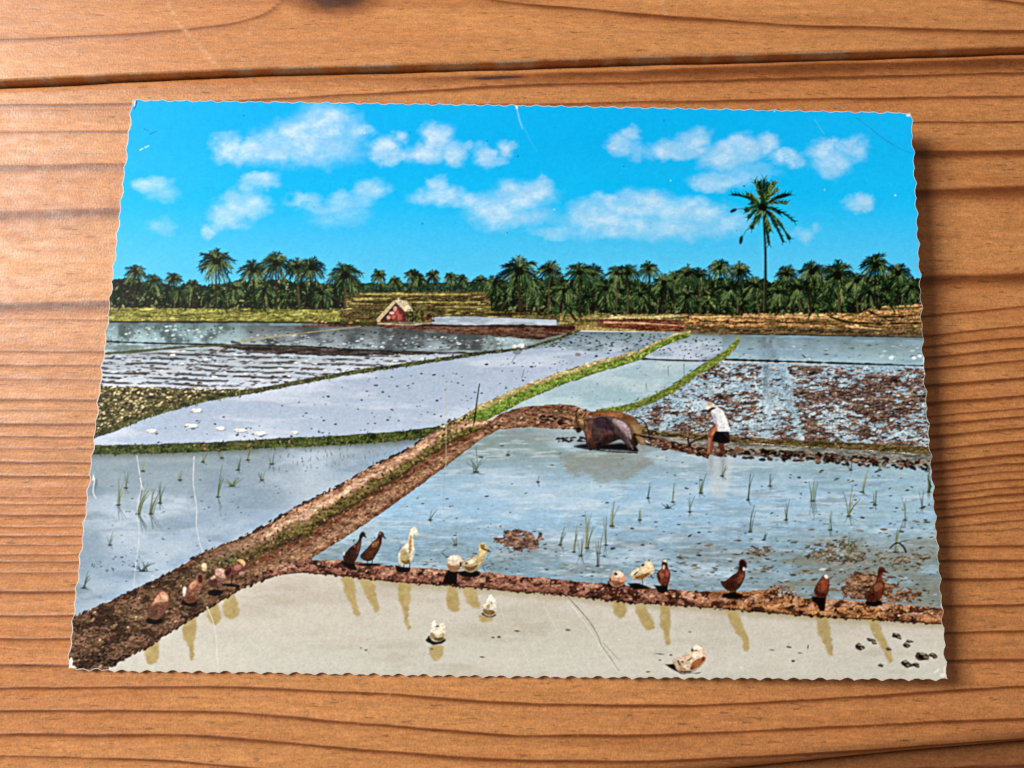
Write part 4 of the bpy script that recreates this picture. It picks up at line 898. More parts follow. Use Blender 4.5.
for x, y, rx, ry in ((432, 649, 1.3, .6), (499, 637, 1.8, 1.1), (493, 637.5, 1.3, .8), (482, 657, 2.4, .8), (568, 630, 3, .9), (517, 631, 2.6, .9), (660, 654, 4, .6), (671, 655, 1.6, .8), (789, 647, 2.6, 1), (800, 653, 2.2, .6), (793, 661, 1.8, 1.2), (772, 650, 2.4, .5), (808, 647, .6, 2.2), (648, 672, 2.2, .9), (366, 650, 1.6, .7), (361, 648, 1, .5), (660, 660, 1.4, .6), (690, 632, 1.4, .5)):
    k.ell(x, y, rx, ry, (98, 96, 88) if rx > 2 else (70, 68, 64), .1)
dots(k, 70, 300, 940, lambda x: curve(BB, x) + 12, lambda x: eB(x) - 6, (.25, .55), 1.6, cols=((150, 150, 140), (164, 160, 150), (216, 216, 206)))
k.build('rice_paddy', card, 'muddy beige pond along the bottom edge with yellowish duck reflections')
for x, y, rx, ry in ((860, 647, 4.6, 3.4), (871, 640, 4.5, 1.8), (897, 636, 4.8, 3.2), (909, 641.5, 3.4, 1.6), (906, 645, 4, 2.4), (923, 656, 7, 4), (933, 656, 4, 2.6), (906, 664, 5, 3.6), (916, 665, 4, 2.6), (881, 665.5, 3, 1.6), (874, 643, 2.6, 1.4), (889, 649, 3, 1.6)):
    k = Ink(9); k.ell(x, y, rx, ry, (84, 72, 62), .25, 10, .2); k.ell(x - rx * .15, y - ry * .05, rx * .7, ry * .65, (36, 28, 28), .3, 8, .25); k.ell(x + rx * .4, y + ry * .3, rx * .35, ry * .3, (128, 114, 100), .3, 7, .2); k.ell(x - rx * .1, y - ry * .6, rx * .4, ry * .25, (150, 136, 122), .2, 7, .2)
    k.build('mud_clod', card)
# great diagonal bank
k = Ink(10)
DRX = lambda x: np.where(x < 300, np.where(x < 109, 700, curve(DR, x)), np.where(x < 312, curve(BB, x), curve(DR, x)))
def bk(X, Y, V):
    tan = earth([(120, 88, 68), (158, 120, 94), (190, 150, 122), (140, 104, 80)], 9, 5, 41)(X, Y, V)
    gr = earth([(62, 52, 30), (100, 90, 48), (126, 112, 66), (80, 66, 40)], 5, 3.5, 42)(X, Y, V)
    red = earth([(78, 46, 34), (110, 68, 50), (132, 88, 66), (92, 58, 44)], 7, 4, 43)(X, Y, V)
    rt = earth([(96, 68, 52), (140, 104, 80), (164, 128, 100), (120, 86, 66)], 6, 4, 44)(X, Y, V)
    Vn = V + (fbm(X, Y, 16, 10, 4, 45) - .5) * .17
    lite = earth([(150, 114, 88), (204, 166, 136), (222, 188, 158), (176, 136, 108)], 10, 4, 47)(X, Y, V)
    dark = earth([(46, 30, 24), (74, 50, 38), (58, 40, 30)], 6, 4, 48)(X, Y, V)
    c = mix(tan, lite, sm(.10, .17, Vn) * (1 - sm(.20, .27, Vn)) * sm(.3, .5, fbm(X, Y, 30, 18, 3, 49)))
    c = mix(c, gr, sm(.25, .33, Vn)); c = mix(c, dark, .8 * sm(.40, .47, Vn) * (1 - sm(.5, .56, Vn))); c = mix(c, red, sm(.50, .57, Vn)); c = mix(c, rt, sm(.62, .72, Vn))
    c = mix(c, dark, .55 * sm(.90, .98, Vn)); c = mix(c, dark, .75 * (1 - sm(.02, .07, Vn)))
    low = earth([(66, 48, 38), (104, 78, 62), (128, 98, 76), (84, 62, 50), (108, 92, 60)], 8, 4, 46)(X, Y, V)
    low = mix(low, earth([(40, 28, 24), (64, 46, 36)], 6, 4, 50)(X, Y, V), .8 * sm(.5, .62, fbm(X, Y, 13, 8, 4, 52)))
    return mix(c, low, 1 - sm(180, 300, X))
k.band(60, 506, DL, DRX, bk, 1.3, 1.2, je=(.9, .9), seed=41)
al = -.62
k.specks(420, 62, 300, lambda x: curve(DL, x) + 1, lambda x: DRX(np.array(x)) - .5, (.5, 1.6), 1.6, [(56, 40, 32), (90, 66, 52), (140, 108, 84), (46, 34, 28), (116, 100, 62), (160, 128, 104), (80, 74, 46), (72, 52, 42)], ang=al, tilt=.5)
k.specks(260, 300, 500, lambda x: curve(DL, x) + 1, lambda x: DRX(np.array(x)) - .5, (.4, 1.2), 1.8, [(110, 76, 56), (150, 114, 88), (86, 54, 40), (176, 142, 112), (120, 96, 62)], ang=al, tilt=.45, bias=lambda r: .5 + .5 * r)
k.specks(280, 180, 470, lambda x: curve(DL, x) + .23 * (DRX(np.array(x)) - curve(DL, x)), lambda x: curve(DL, x) + .5 * (DRX(np.array(x)) - curve(DL, x)), (.5, 1.5), 1.7, [(70, 66, 34), (96, 92, 46), (116, 106, 60), (50, 42, 26), (138, 122, 80)], ang=1.2, tilt=.5)
k.specks(150, 250, 440, lambda x: curve(DL, x) + 1, lambda x: curve(DL, x) + .22 * (DRX(np.array(x)) - curve(DL, x)), (.5, 1.4), 2.4, [(206, 170, 144), (176, 134, 108), (150, 112, 88), (196, 158, 124)], ang=al, tilt=.15)
k.specks(90, 440, 474, [(440, 424), (474, 412)], [(440, 440), (474, 432)], (.6, 1.6), 1.5, [(104, 104, 48), (80, 84, 38), (150, 138, 84), (60, 58, 32), (186, 176, 110)], tilt=1)
k.specks(130, 62, 420, lambda x: curve(DL, x) - .8, lambda x: curve(DL, x) + 1.4, (.6, 1.7), 2.2, [(48, 36, 34), (66, 50, 44), (40, 32, 32)], ang=al, tilt=.2)
k.specks(230, 100, 300, lambda x: DRX(np.array(x)) - 3.5, lambda x: DRX(np.array(x)) + .8, (.6, 1.8), 1.8, [(48, 34, 30), (74, 54, 44), (96, 70, 56)], ang=al, tilt=.3)
k.specks(120, 64, 112, [(64, 655), (112, 650)], [(64, 668), (112, 666)], (.7, 1.9), 1.6, [(40, 30, 28), (58, 44, 38), (86, 66, 54)], ang=-.3)
for x, y in ((128, 627), (152, 576), (95, 612), (100, 640), (136, 617), (212, 565)): k.ell(x, y, 1.1, .9, (206, 176, 140))
k.specks(60, 205, 240, [(205, 562), (240, 548)], [(205, 574), (240, 560)], (.5, 1.3), 1.6, [(70, 82, 48), (92, 108, 66), (52, 60, 36), (110, 120, 86)], tilt=1)
k.specks(30, 96, 135, [(96, 628), (135, 606)], [(96, 634), (135, 616)], (.5, 1.3), 1.6, [(64, 66, 44), (50, 46, 34)], tilt=1)
k.build('earth_bank', card, 'great brown earth bank running diagonally from the lower left corner')
# upper mud bank behind the buffalo and the right hand furrow bank
k = Ink(10)
MT = [(486, 424), (500, 414), (520, 407), (545, 405), (560, 404), (575, 406), (592, 412)]; MB = [(486, 436), (500, 429), (530, 427), (560, 429), (592, 430)]
k.band(484, 594, MT, MB, earth([(78, 56, 44), (112, 80, 62), (146, 110, 86), (96, 68, 52)], 9, 4, 51), 1.2, 1.0, je=(.8, .7), seed=51)
k.specks(120, 484, 594, MT, MB, (.5, 1.4), 2.0, [(70, 48, 38), (128, 94, 72), (166, 130, 104), (52, 36, 30), (188, 160, 132)], ang=-.1, tilt=.3)
k.specks(40, 540, 566, [(540, 414), (566, 418)], [(540, 424), (566, 425)], (.8, 1.8), 2, [(36, 26, 22), (54, 38, 30)])
k.build('earth_bank', card, 'brown mud bank in front of the buffaloes')
k = Ink(9)
FT = [(612, 416), (640, 427), (660, 431.5), (731, 436.5), (801, 440), (930, 447)]; FB = [(612, 424), (640, 433), (660, 436.5), (731, 442.5), (801, 446.5), (930, 454.5)]
k.band(612, 932, FT, FB, earth([(62, 54, 34), (104, 84, 58), (86, 80, 44), (128, 104, 76)], 10, 3, 53), 1.3, 1.0, je=(.7, .7), seed=53)
k.specks(150, 612, 930, FT, FB, (.5, 1.2), 2, [(70, 60, 38), (130, 112, 76), (98, 96, 50), (150, 124, 96), (60, 46, 34)], ang=.08, tilt=.4)
k.band(612, 932, FB, [(612, 428), (660, 446), (720, 455), (800, 458), (932, 467)], earth([(106, 106, 98), (130, 132, 126), (118, 112, 100)], 12, 3, 54), 1.3, 1.1, z=-1e-6)
k.specks(430, 660, 930, [(660, 441), (700, 445.5), (740, 448.5), (800, 452), (930, 461)], [(660, 448), (700, 455), (740, 458), (800, 462), (930, 470.5)], (.8, 2.3), 1.9, [(46, 32, 28), (76, 54, 44), (110, 82, 68), (34, 26, 24), (140, 114, 98), (60, 42, 36)], ang=.1, tilt=.3)
k.specks(70, 640, 710, [(640, 438), (710, 447)], [(640, 446), (710, 456)], (.6, 1.5), 2.2, [(58, 42, 36), (96, 70, 56), (124, 98, 82)], ang=.2, tilt=.3)
k.build('paddy_bank', card, 'low furrow bank behind the ploughman at the right')
# ducks' bank
k = Ink(11)
def db(X, Y, V):
    a = earth([(84, 50, 42), (124, 80, 66), (152, 106, 88), (108, 68, 56)], 9, 5, 61)(X, Y, V); b = earth([(110, 70, 44), (160, 108, 68), (186, 136, 92), (136, 90, 58)], 10, 5, 62)(X, Y, V)
    c = mix(a, b, sm(640, 800, X)); h = earth([(40, 24, 22), (66, 40, 34)], 5, 4, 63)(X, Y, V)
    c = mix(c, h, .85 * sm(.52, .60, fbm(X, Y, 9, 6, 4, 64))); c = mix(c, h, .7 * sm(.8, 1, V)); l = earth([(176, 132, 110), (200, 160, 134)], 5, 3, 65)(X, Y, V)
    return mix(c, l, .7 * sm(.55, .63, fbm(X, Y, 8, 5, 4, 66)) * (1 - sm(.5, .8, V)))
k.band(262, 948, lambda x: np.where(x < 312, curve([(262, 572), (285, 564), (312, 557)], x), curve(BT, x)), BB, db, 1.2, 1.0, je=(.9, .8), seed=61)
btop = lambda x: np.where(x < 312, curve([(262, 572), (285, 564), (312, 557)], x), curve(BT, x))
k.specks(240, 264, 946, lambda x: btop(x) - .5, lambda x: curve(BB, x) + .2, (.6, 1.7), 1.5, [(74, 42, 36), (128, 84, 70), (158, 112, 94), (96, 58, 48), (184, 140, 120), (56, 32, 28), (140, 92, 70)], tilt=.9, dens=lambda x, y: 1 if x < 690 else .35)
k.specks(100, 660, 946, lambda x: btop(x) - .8, lambda x: curve(BB, x) + .2, (.7, 2.0), 1.5, [(110, 66, 42), (172, 120, 78), (196, 148, 106), (84, 50, 34), (150, 100, 64), (60, 36, 26)], tilt=.7)
k.specks(90, 762, 800, [(762, 592), (775, 584), (790, 586), (800, 597)], [(762, 598), (800, 600)], (.7, 1.8), 1.4, [(110, 74, 52), (80, 52, 38), (150, 106, 76)], tilt=.8)
k.specks(260, 300, 946, lambda x: curve(BB, x) - 1.6, lambda x: curve(BB, x) + .9, (.5, 1.3), 1.9, [(56, 34, 28), (84, 54, 44), (44, 28, 24)], tilt=.3)
k.build('earth_bank', card, 'reddish mud bank the ducks stand on, crossing the lower picture')

# ---- buffaloes, plough, ploughman
ZB = lambda P: [(550 + x / 5.389, 390 + y / 5.389) for x, y in P]
def cha(P):
    q = np.array(ZB(P))
    for _ in range(2): q = np.stack([.75 * q + .25 * np.roll(q, -1, 0), .25 * q + .75 * np.roll(q, -1, 0)], 1).reshape(-1, 2)
    return q
k = Ink(11); k.poly(cha([(195, 135), (225, 118), (270, 110), (345, 110), (410, 126), (460, 148), (492, 190), (498, 240), (525, 290), (505, 302), (478, 285), (470, 305), (440, 300), (430, 190), (300, 150)]), (116, 80, 54), soft=.6)
k.poly(cha([(430, 170), (470, 170), (490, 210), (495, 245), (515, 290), (500, 296), (470, 260), (445, 215)]), (140, 116, 82), soft=1.7); k.poly(cha([(240, 122), (330, 115), (400, 132), (380, 150), (300, 140)]), (146, 98, 62), soft=1.7); k.poly(cha([(445, 230), (470, 265), (475, 300), (445, 298)]), (44, 32, 26), soft=1.7)
bf = k.build('buffalo', card, 'orange brown water buffalo behind the grey one')
k = Ink(12.5); k.stroke(ZB([(462, 146), (500, 158), (522, 185), (532, 225), (538, 265), (545, 300)]), 1.6, .9, (44, 32, 28)); k.build('tail', bf)
k = Ink(12)
k.poly(cha([(120, 300), (200, 285), (330, 290), (400, 280), (480, 320), (470, 335), (380, 328), (250, 322), (150, 312)]), (24, 20, 22), soft=1.7); k.specks(26, 556, 586, [(556, 438), (586, 437)], [(556, 441.5), (586, 442.5)], (.7, 1.6), 2.2, [(44, 38, 38), (70, 62, 60), (34, 30, 32)])
k.poly(cha([(172, 168), (215, 148), (270, 134), (345, 144), (402, 166), (436, 200), (442, 250), (452, 290), (478, 322), (466, 334), (430, 328), (402, 285), (380, 262), (330, 285), (300, 296), (262, 300), (255, 318), (212, 318), (194, 290), (190, 240), (170, 210)]), (76, 62, 62), soft=.6)
k.poly(cha([(185, 170), (235, 150), (232, 190), (215, 230), (240, 270), (262, 300), (250, 316), (214, 316), (196, 288), (190, 235), (176, 205)]), (92, 66, 58), soft=1.7)
k.poly(cha([(232, 165), (270, 137), (310, 150), (340, 185), (350, 230), (310, 215), (270, 210), (245, 200)]), (56, 44, 52), soft=1.7); k.poly(cha([(330, 150), (400, 168), (434, 205), (440, 252), (420, 262), (385, 215), (345, 180)]), (142, 124, 128), soft=1.7); k.poly(cha([(350, 170), (400, 178), (430, 215), (400, 205)]), (164, 142, 150), soft=1.7)
k.poly(cha([(385, 220), (420, 265), (440, 300), (470, 325), (440, 326), (405, 282)]), (96, 76, 82), soft=1.7); k.poly(cha([(300, 235), (370, 240), (380, 262), (320, 285), (270, 298)]), (64, 46, 46), soft=1.7); k.poly(cha([(270, 205), (330, 225), (360, 215), (300, 250), (255, 250)]), (94, 64, 64), soft=1.7)
k.poly(cha([(430, 300), (470, 318), (476, 332), (432, 328)]), (22, 18, 20), soft=1.7)
k.poly(cha([(132, 150), (150, 138), (185, 150), (198, 168), (184, 206), (160, 220), (142, 190)]), (124, 96, 62), soft=1.7); k.poly(cha([(150, 150), (190, 155), (180, 190), (165, 180)]), (168, 138, 92), soft=1.7); k.poly(cha([(140, 190), (175, 205), (165, 222), (148, 215)]), (60, 36, 30), soft=1.7)
k.poly(cha([(130, 110), (142, 108), (156, 142), (144, 146)]), (96, 72, 52), soft=1.7); k.poly(cha([(180, 205), (215, 215), (225, 250), (200, 270)]), (130, 84, 70), soft=1.7)
k.shade(cha([(172, 168), (215, 148), (270, 134), (345, 144), (402, 166), (436, 200), (442, 250), (452, 290), (478, 322), (466, 334), (430, 328), (402, 285), (380, 262), (330, 285), (300, 296), (262, 300), (255, 318), (212, 318), (194, 290), (190, 240), (170, 210)]), 1.22, .52, .72, 2.2)
k.poly(cha([(128, 160), (150, 146), (186, 158), (190, 196), (168, 226), (146, 232), (132, 205)]), (104, 78, 56), soft=.6); k.poly(cha([(138, 200), (172, 200), (166, 228), (148, 234), (138, 222)]), (52, 36, 32), soft=.7); k.poly(cha([(150, 152), (186, 160), (182, 188), (160, 182)]), (176, 140, 92), soft=.8)
k.stroke(ZB([(146, 150), (128, 138), (132, 118), (150, 110)]), 1.3, .7, (44, 34, 30)); k.stroke(ZB([(176, 152), (192, 136), (196, 122)]), 1.2, .7, (60, 46, 38)); k.stroke(ZB([(186, 160), (206, 164)]), 1.2, .6, (70, 46, 40))
k.poly(cha([(196, 280), (226, 286), (232, 326), (206, 328)]), (60, 42, 40), soft=.6); k.poly(cha([(246, 284), (276, 282), (270, 322), (248, 324)]), (44, 32, 33), soft=.6)
for P, w0, w1, c in (([(300, 150), (325, 200), (345, 238), (382, 262)], 1.0, .6, (46, 36, 40)), ([(238, 160), (226, 205), (232, 250), (252, 300)], .9, .6, (60, 40, 38)), ([(345, 158), (405, 182), (430, 222), (436, 262)], 1.3, .8, (170, 152, 156)), ([(226, 150), (275, 138), (335, 146)], .9, .6, (132, 100, 84)),
        ([(272, 288), (266, 318)], 2.0, 1.6, (40, 30, 30)), ([(206, 270), (222, 316)], 1.4, 1.2, (58, 38, 34)), ([(420, 268), (446, 318)], 1.0, .8, (120, 100, 104)), ([(196, 200), (210, 235), (202, 280)], .8, .6, (126, 88, 76)), ([(138, 150), (146, 185), (166, 220)], .8, .6, (50, 34, 28)), ([(180, 160), (192, 182), (186, 206)], 1.0, .7, (62, 42, 34)), ([(300, 200), (318, 240), (300, 280)], .7, .5, (48, 36, 36)),
        ([(130, 306), (200, 318), (330, 334), (470, 338)], .9, 1.2, (30, 26, 28))):
    k.stroke(ZB(P), w0, w1, c, rough=.25)
k.ell(*ZB([(158, 172)])[0], .5, .45, (20, 14, 12)); k.ell(*ZB([(148, 208)])[0], .7, .5, (40, 28, 26))
k.build('buffalo', card, 'dark grey water buffalo pulling the plough')
pl = empty('plough', (0, 0, 0), card)
k = Ink(12); k.stroke(ZB([(455, 240), (540, 250), (640, 282), (740, 318), (845, 345)]), 3.2, 4.6, (46, 33, 29), rough=.25); k.stroke(ZB([(470, 236), (560, 250), (660, 284)]), .9, .8, (150, 120, 96)); k.stroke(ZB([(620, 290), (700, 325), (800, 345)]), 2.4, 1.6, (58, 36, 34), rough=.3)
k.specks(120, 650, 708, [(650, 437), (668, 442), (708, 450)], [(650, 444), (668, 450), (708, 457)], (.6, 1.8), 2, [(100, 66, 54), (60, 40, 36), (136, 104, 88)], ang=.2); k.build('beam', pl)
k = Ink(13); k.stroke(ZB([(745, 300), (760, 278), (800, 270), (858, 240)]), 2.2, 1.7, (70, 48, 38)); k.stroke(ZB([(742, 250), (745, 300), (770, 322)]), 2.2, 2.0, (58, 40, 34)); k.stroke(ZB([(735, 95), (738, 170), (742, 250)]), .8, .9, (150, 124, 112)); k.stroke(ZB([(742, 218), (800, 195), (882, 182)]), .9, .7, (70, 56, 50)); k.build('handle', pl)
k = Ink(13)
k.poly(ZB([(848, 92), (878, 86), (892, 96), (884, 112), (872, 118), (856, 112)]), (64, 46, 40))
k.poly(ZB([(876, 118), (905, 130), (906, 185), (900, 214), (872, 250), (848, 254), (846, 240), (872, 205), (880, 180)]), (140, 86, 58)); k.poly(ZB([(895, 185), (906, 195), (895, 222), (872, 248), (866, 242)]), (178, 116, 80))
k.poly(ZB([(850, 248), (890, 252), (884, 290), (872, 348), (846, 348), (852, 300)]), (124, 78, 60)); k.poly(ZB([(902, 275), (936, 275), (940, 310), (948, 342), (922, 344), (910, 310)]), (92, 54, 46)); k.poly(ZB([(852, 255), (866, 255), (862, 340), (848, 340)]), (160, 106, 84))
pe = k.build('person', card, 'ploughman in pale hat, white shirt and dark shorts, bent over the plough')
k = Ink(14); k.poly(ZB([(834, 84), (842, 68), (866, 64), (886, 76), (896, 92), (874, 92), (850, 106), (838, 100)]), (206, 196, 182)); k.poly(ZB([(842, 92), (874, 88), (850, 104), (840, 100)]), (236, 232, 224)); k.poly(ZB([(846, 70), (864, 66), (880, 78), (852, 82)]), (168, 156, 142)); k.build('hat', pe)
k = Ink(14); k.poly(ZB([(868, 112), (905, 94), (932, 110), (954, 160), (972, 216), (968, 228), (906, 226), (904, 190), (884, 176), (876, 140)]), (214, 216, 224)); k.poly(ZB([(868, 118), (890, 130), (906, 190), (904, 224), (896, 186), (880, 172)]), (168, 170, 188)); k.poly(ZB([(915, 110), (932, 116), (962, 205), (944, 214)]), (234, 236, 240)); k.build('shirt', pe)
k = Ink(14); k.poly(ZB([(890, 222), (966, 224), (968, 286), (938, 290), (896, 282), (872, 276)]), (26, 22, 28)); k.poly(ZB([(930, 232), (962, 234), (962, 262)]), (48, 42, 50)); k.build('shorts', pe)

# ---- ducks
def Z(ox, oy, s): return lambda P: [(ox + x / s, oy + y / s) for x, y in P]
def duck(zf, outline, col, patches=(), shadow=None, legs=(), beak=None, label=None, wet=None, mott=None, lvl=13):
    k = Ink(lvl)
    if shadow is not None:
        if len(shadow) == 4 and not hasattr(shadow[0], '__len__'):
            a = zf([(shadow[0], shadow[1])])[0]; b = zf([(shadow[2], shadow[3])])[0]; k.ell((a[0] + b[0]) / 2, (a[1] + b[1]) / 2, (b[0] - a[0]) / 2, (b[1] - a[1]) / 2, (28, 18, 18), n=14, rough=.06)
        else: k.poly(zf(shadow), (28, 18, 18))
    o = np.array(zf(outline)); 
    # rounded outline
    q = o
    for _ in range(2): q = np.stack([.75 * q + .25 * np.roll(q, -1, 0), .25 * q + .75 * np.roll(q, -1, 0)], 1).reshape(-1, 2)
    q = q.mean(0) + (q - q.mean(0)) * 1.06
    k.poly(q, col)
    for p, c in patches:
        r = np.array(zf(p)) if len(p) > 2 else None
        if len(p) > 2:
            for _ in range(2): r = np.stack([.75 * r + .25 * np.roll(r, -1, 0), .25 * r + .75 * np.roll(r, -1, 0)], 1).reshape(-1, 2)
            k.poly(r, c, soft=.8)
        else:
            a = zf([p[0]])[0]; e = zf([(p[0][0] + p[1][0], p[0][1] + p[1][1])])[0]; k.ell(a[0], a[1], e[0] - a[0], e[1] - a[1], c, n=10)
    if mott is not None:
        c0 = q.mean(0); ext = (q.max(0) - q.min(0)) / 2
        for _ in range(mott[0]):
            a = rng.random() * 6.28; r = rng.random() ** .5 * .6; k.ell(c0[0] + math.cos(a) * r * ext[0], c0[1] + math.sin(a) * r * ext[1], rng.uniform(.3, .9), rng.uniform(.25, .6), mott[1][rng.integers(len(mott[1]))], rng.random() * 3, 6, .15)
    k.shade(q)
    root = k.build('duck', card, label)
    if legs:
        k = Ink(lvl + 1)
        for a, b in legs: k.stroke(zf([a, b]), 1.0, .8, (36, 24, 22))
        k.build('legs', root)
    if beak:
        k = Ink(lvl + 1); k.poly(zf(beak[0]), beak[1]); k.build('beak', root)
    return root
z2 = Z(335, 520, 11.38)
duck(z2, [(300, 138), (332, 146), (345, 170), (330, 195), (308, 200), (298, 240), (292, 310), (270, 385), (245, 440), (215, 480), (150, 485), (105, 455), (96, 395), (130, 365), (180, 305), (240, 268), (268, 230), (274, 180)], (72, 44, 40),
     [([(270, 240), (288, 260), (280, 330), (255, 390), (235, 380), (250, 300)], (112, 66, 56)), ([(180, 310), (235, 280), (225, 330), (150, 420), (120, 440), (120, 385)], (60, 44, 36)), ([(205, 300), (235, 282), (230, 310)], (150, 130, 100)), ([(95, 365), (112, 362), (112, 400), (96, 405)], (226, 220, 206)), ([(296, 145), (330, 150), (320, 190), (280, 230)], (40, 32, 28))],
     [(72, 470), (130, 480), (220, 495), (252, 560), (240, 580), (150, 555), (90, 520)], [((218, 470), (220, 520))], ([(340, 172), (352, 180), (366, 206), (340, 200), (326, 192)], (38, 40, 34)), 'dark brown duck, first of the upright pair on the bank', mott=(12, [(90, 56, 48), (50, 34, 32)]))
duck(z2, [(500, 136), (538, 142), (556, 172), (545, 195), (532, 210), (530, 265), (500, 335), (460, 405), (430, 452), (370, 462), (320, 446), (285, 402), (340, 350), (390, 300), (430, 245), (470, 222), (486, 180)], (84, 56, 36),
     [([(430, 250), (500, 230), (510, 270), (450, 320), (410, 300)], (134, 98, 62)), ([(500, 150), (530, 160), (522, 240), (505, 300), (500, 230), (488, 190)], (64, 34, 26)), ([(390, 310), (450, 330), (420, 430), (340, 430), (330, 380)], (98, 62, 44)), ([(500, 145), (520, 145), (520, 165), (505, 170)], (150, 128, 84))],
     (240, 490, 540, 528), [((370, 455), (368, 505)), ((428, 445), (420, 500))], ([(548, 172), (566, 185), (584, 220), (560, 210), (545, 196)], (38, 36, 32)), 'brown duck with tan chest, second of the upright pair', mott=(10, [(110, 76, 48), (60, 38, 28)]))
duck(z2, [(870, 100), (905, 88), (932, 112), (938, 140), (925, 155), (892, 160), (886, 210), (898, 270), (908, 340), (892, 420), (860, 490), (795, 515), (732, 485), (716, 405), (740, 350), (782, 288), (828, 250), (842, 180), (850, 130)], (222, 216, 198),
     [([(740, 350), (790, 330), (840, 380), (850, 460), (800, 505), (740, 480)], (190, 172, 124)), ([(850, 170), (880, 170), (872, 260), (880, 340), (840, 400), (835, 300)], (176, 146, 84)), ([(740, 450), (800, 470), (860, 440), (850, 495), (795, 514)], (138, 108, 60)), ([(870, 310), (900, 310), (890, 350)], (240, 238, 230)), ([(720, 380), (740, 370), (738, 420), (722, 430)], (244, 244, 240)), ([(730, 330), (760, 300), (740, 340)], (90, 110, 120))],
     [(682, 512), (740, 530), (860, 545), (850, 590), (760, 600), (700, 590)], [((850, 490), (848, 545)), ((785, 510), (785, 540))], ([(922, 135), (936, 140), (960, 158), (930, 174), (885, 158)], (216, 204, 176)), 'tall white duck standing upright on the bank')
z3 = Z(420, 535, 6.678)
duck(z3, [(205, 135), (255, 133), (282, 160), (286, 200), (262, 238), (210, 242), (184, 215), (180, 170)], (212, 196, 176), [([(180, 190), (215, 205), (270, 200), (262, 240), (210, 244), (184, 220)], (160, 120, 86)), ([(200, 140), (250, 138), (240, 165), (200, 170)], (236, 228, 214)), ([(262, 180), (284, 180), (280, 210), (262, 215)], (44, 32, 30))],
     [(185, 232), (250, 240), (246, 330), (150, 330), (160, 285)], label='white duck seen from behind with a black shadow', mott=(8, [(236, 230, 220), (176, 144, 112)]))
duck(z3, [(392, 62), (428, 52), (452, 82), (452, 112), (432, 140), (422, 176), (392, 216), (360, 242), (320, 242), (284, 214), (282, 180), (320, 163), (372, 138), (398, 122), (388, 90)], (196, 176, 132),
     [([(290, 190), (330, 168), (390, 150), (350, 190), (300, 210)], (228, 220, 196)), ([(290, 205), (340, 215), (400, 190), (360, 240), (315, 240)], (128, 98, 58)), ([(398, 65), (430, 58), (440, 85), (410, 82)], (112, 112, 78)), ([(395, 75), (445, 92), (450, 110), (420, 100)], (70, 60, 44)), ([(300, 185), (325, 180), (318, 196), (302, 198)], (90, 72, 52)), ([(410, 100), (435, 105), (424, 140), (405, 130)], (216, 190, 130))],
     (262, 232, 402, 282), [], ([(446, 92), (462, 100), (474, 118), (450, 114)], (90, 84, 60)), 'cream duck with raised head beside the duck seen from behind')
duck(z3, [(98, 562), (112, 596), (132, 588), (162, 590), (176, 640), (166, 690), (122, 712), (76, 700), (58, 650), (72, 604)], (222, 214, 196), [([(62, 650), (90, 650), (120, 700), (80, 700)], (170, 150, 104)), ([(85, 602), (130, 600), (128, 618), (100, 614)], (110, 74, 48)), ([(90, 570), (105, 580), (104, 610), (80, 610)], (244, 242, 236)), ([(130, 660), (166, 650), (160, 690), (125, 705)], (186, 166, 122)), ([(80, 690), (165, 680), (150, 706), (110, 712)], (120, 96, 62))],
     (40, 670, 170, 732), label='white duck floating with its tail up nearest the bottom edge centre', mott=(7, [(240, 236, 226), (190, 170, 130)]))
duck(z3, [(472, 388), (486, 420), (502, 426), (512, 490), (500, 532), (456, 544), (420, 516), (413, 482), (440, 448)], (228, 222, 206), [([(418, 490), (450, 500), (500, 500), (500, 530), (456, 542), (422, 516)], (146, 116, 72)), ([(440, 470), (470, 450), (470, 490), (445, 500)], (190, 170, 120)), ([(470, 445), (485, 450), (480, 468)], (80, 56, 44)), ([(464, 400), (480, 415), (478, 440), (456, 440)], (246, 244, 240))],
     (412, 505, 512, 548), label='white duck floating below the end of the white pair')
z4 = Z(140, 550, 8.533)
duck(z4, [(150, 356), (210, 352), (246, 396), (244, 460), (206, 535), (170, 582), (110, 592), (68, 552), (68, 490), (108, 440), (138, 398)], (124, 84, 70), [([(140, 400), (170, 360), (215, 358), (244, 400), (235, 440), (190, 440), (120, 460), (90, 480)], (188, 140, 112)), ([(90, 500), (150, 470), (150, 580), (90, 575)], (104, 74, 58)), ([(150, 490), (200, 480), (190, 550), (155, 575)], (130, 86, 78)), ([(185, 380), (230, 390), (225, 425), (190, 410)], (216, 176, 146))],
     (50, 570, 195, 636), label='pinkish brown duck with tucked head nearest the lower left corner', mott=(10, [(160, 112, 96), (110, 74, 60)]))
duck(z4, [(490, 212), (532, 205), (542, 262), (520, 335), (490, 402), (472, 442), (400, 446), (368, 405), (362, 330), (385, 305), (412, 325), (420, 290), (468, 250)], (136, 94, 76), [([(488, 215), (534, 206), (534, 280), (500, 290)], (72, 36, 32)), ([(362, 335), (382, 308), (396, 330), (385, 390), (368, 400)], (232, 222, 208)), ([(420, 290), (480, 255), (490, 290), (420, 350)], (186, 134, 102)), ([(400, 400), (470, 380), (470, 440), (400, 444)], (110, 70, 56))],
     (352, 420, 490, 482), [((470, 450), (478, 498))], label='pinkish duck with dark head and white tail, second from the lower left', mott=(8, [(180, 130, 104), (130, 84, 68)]))
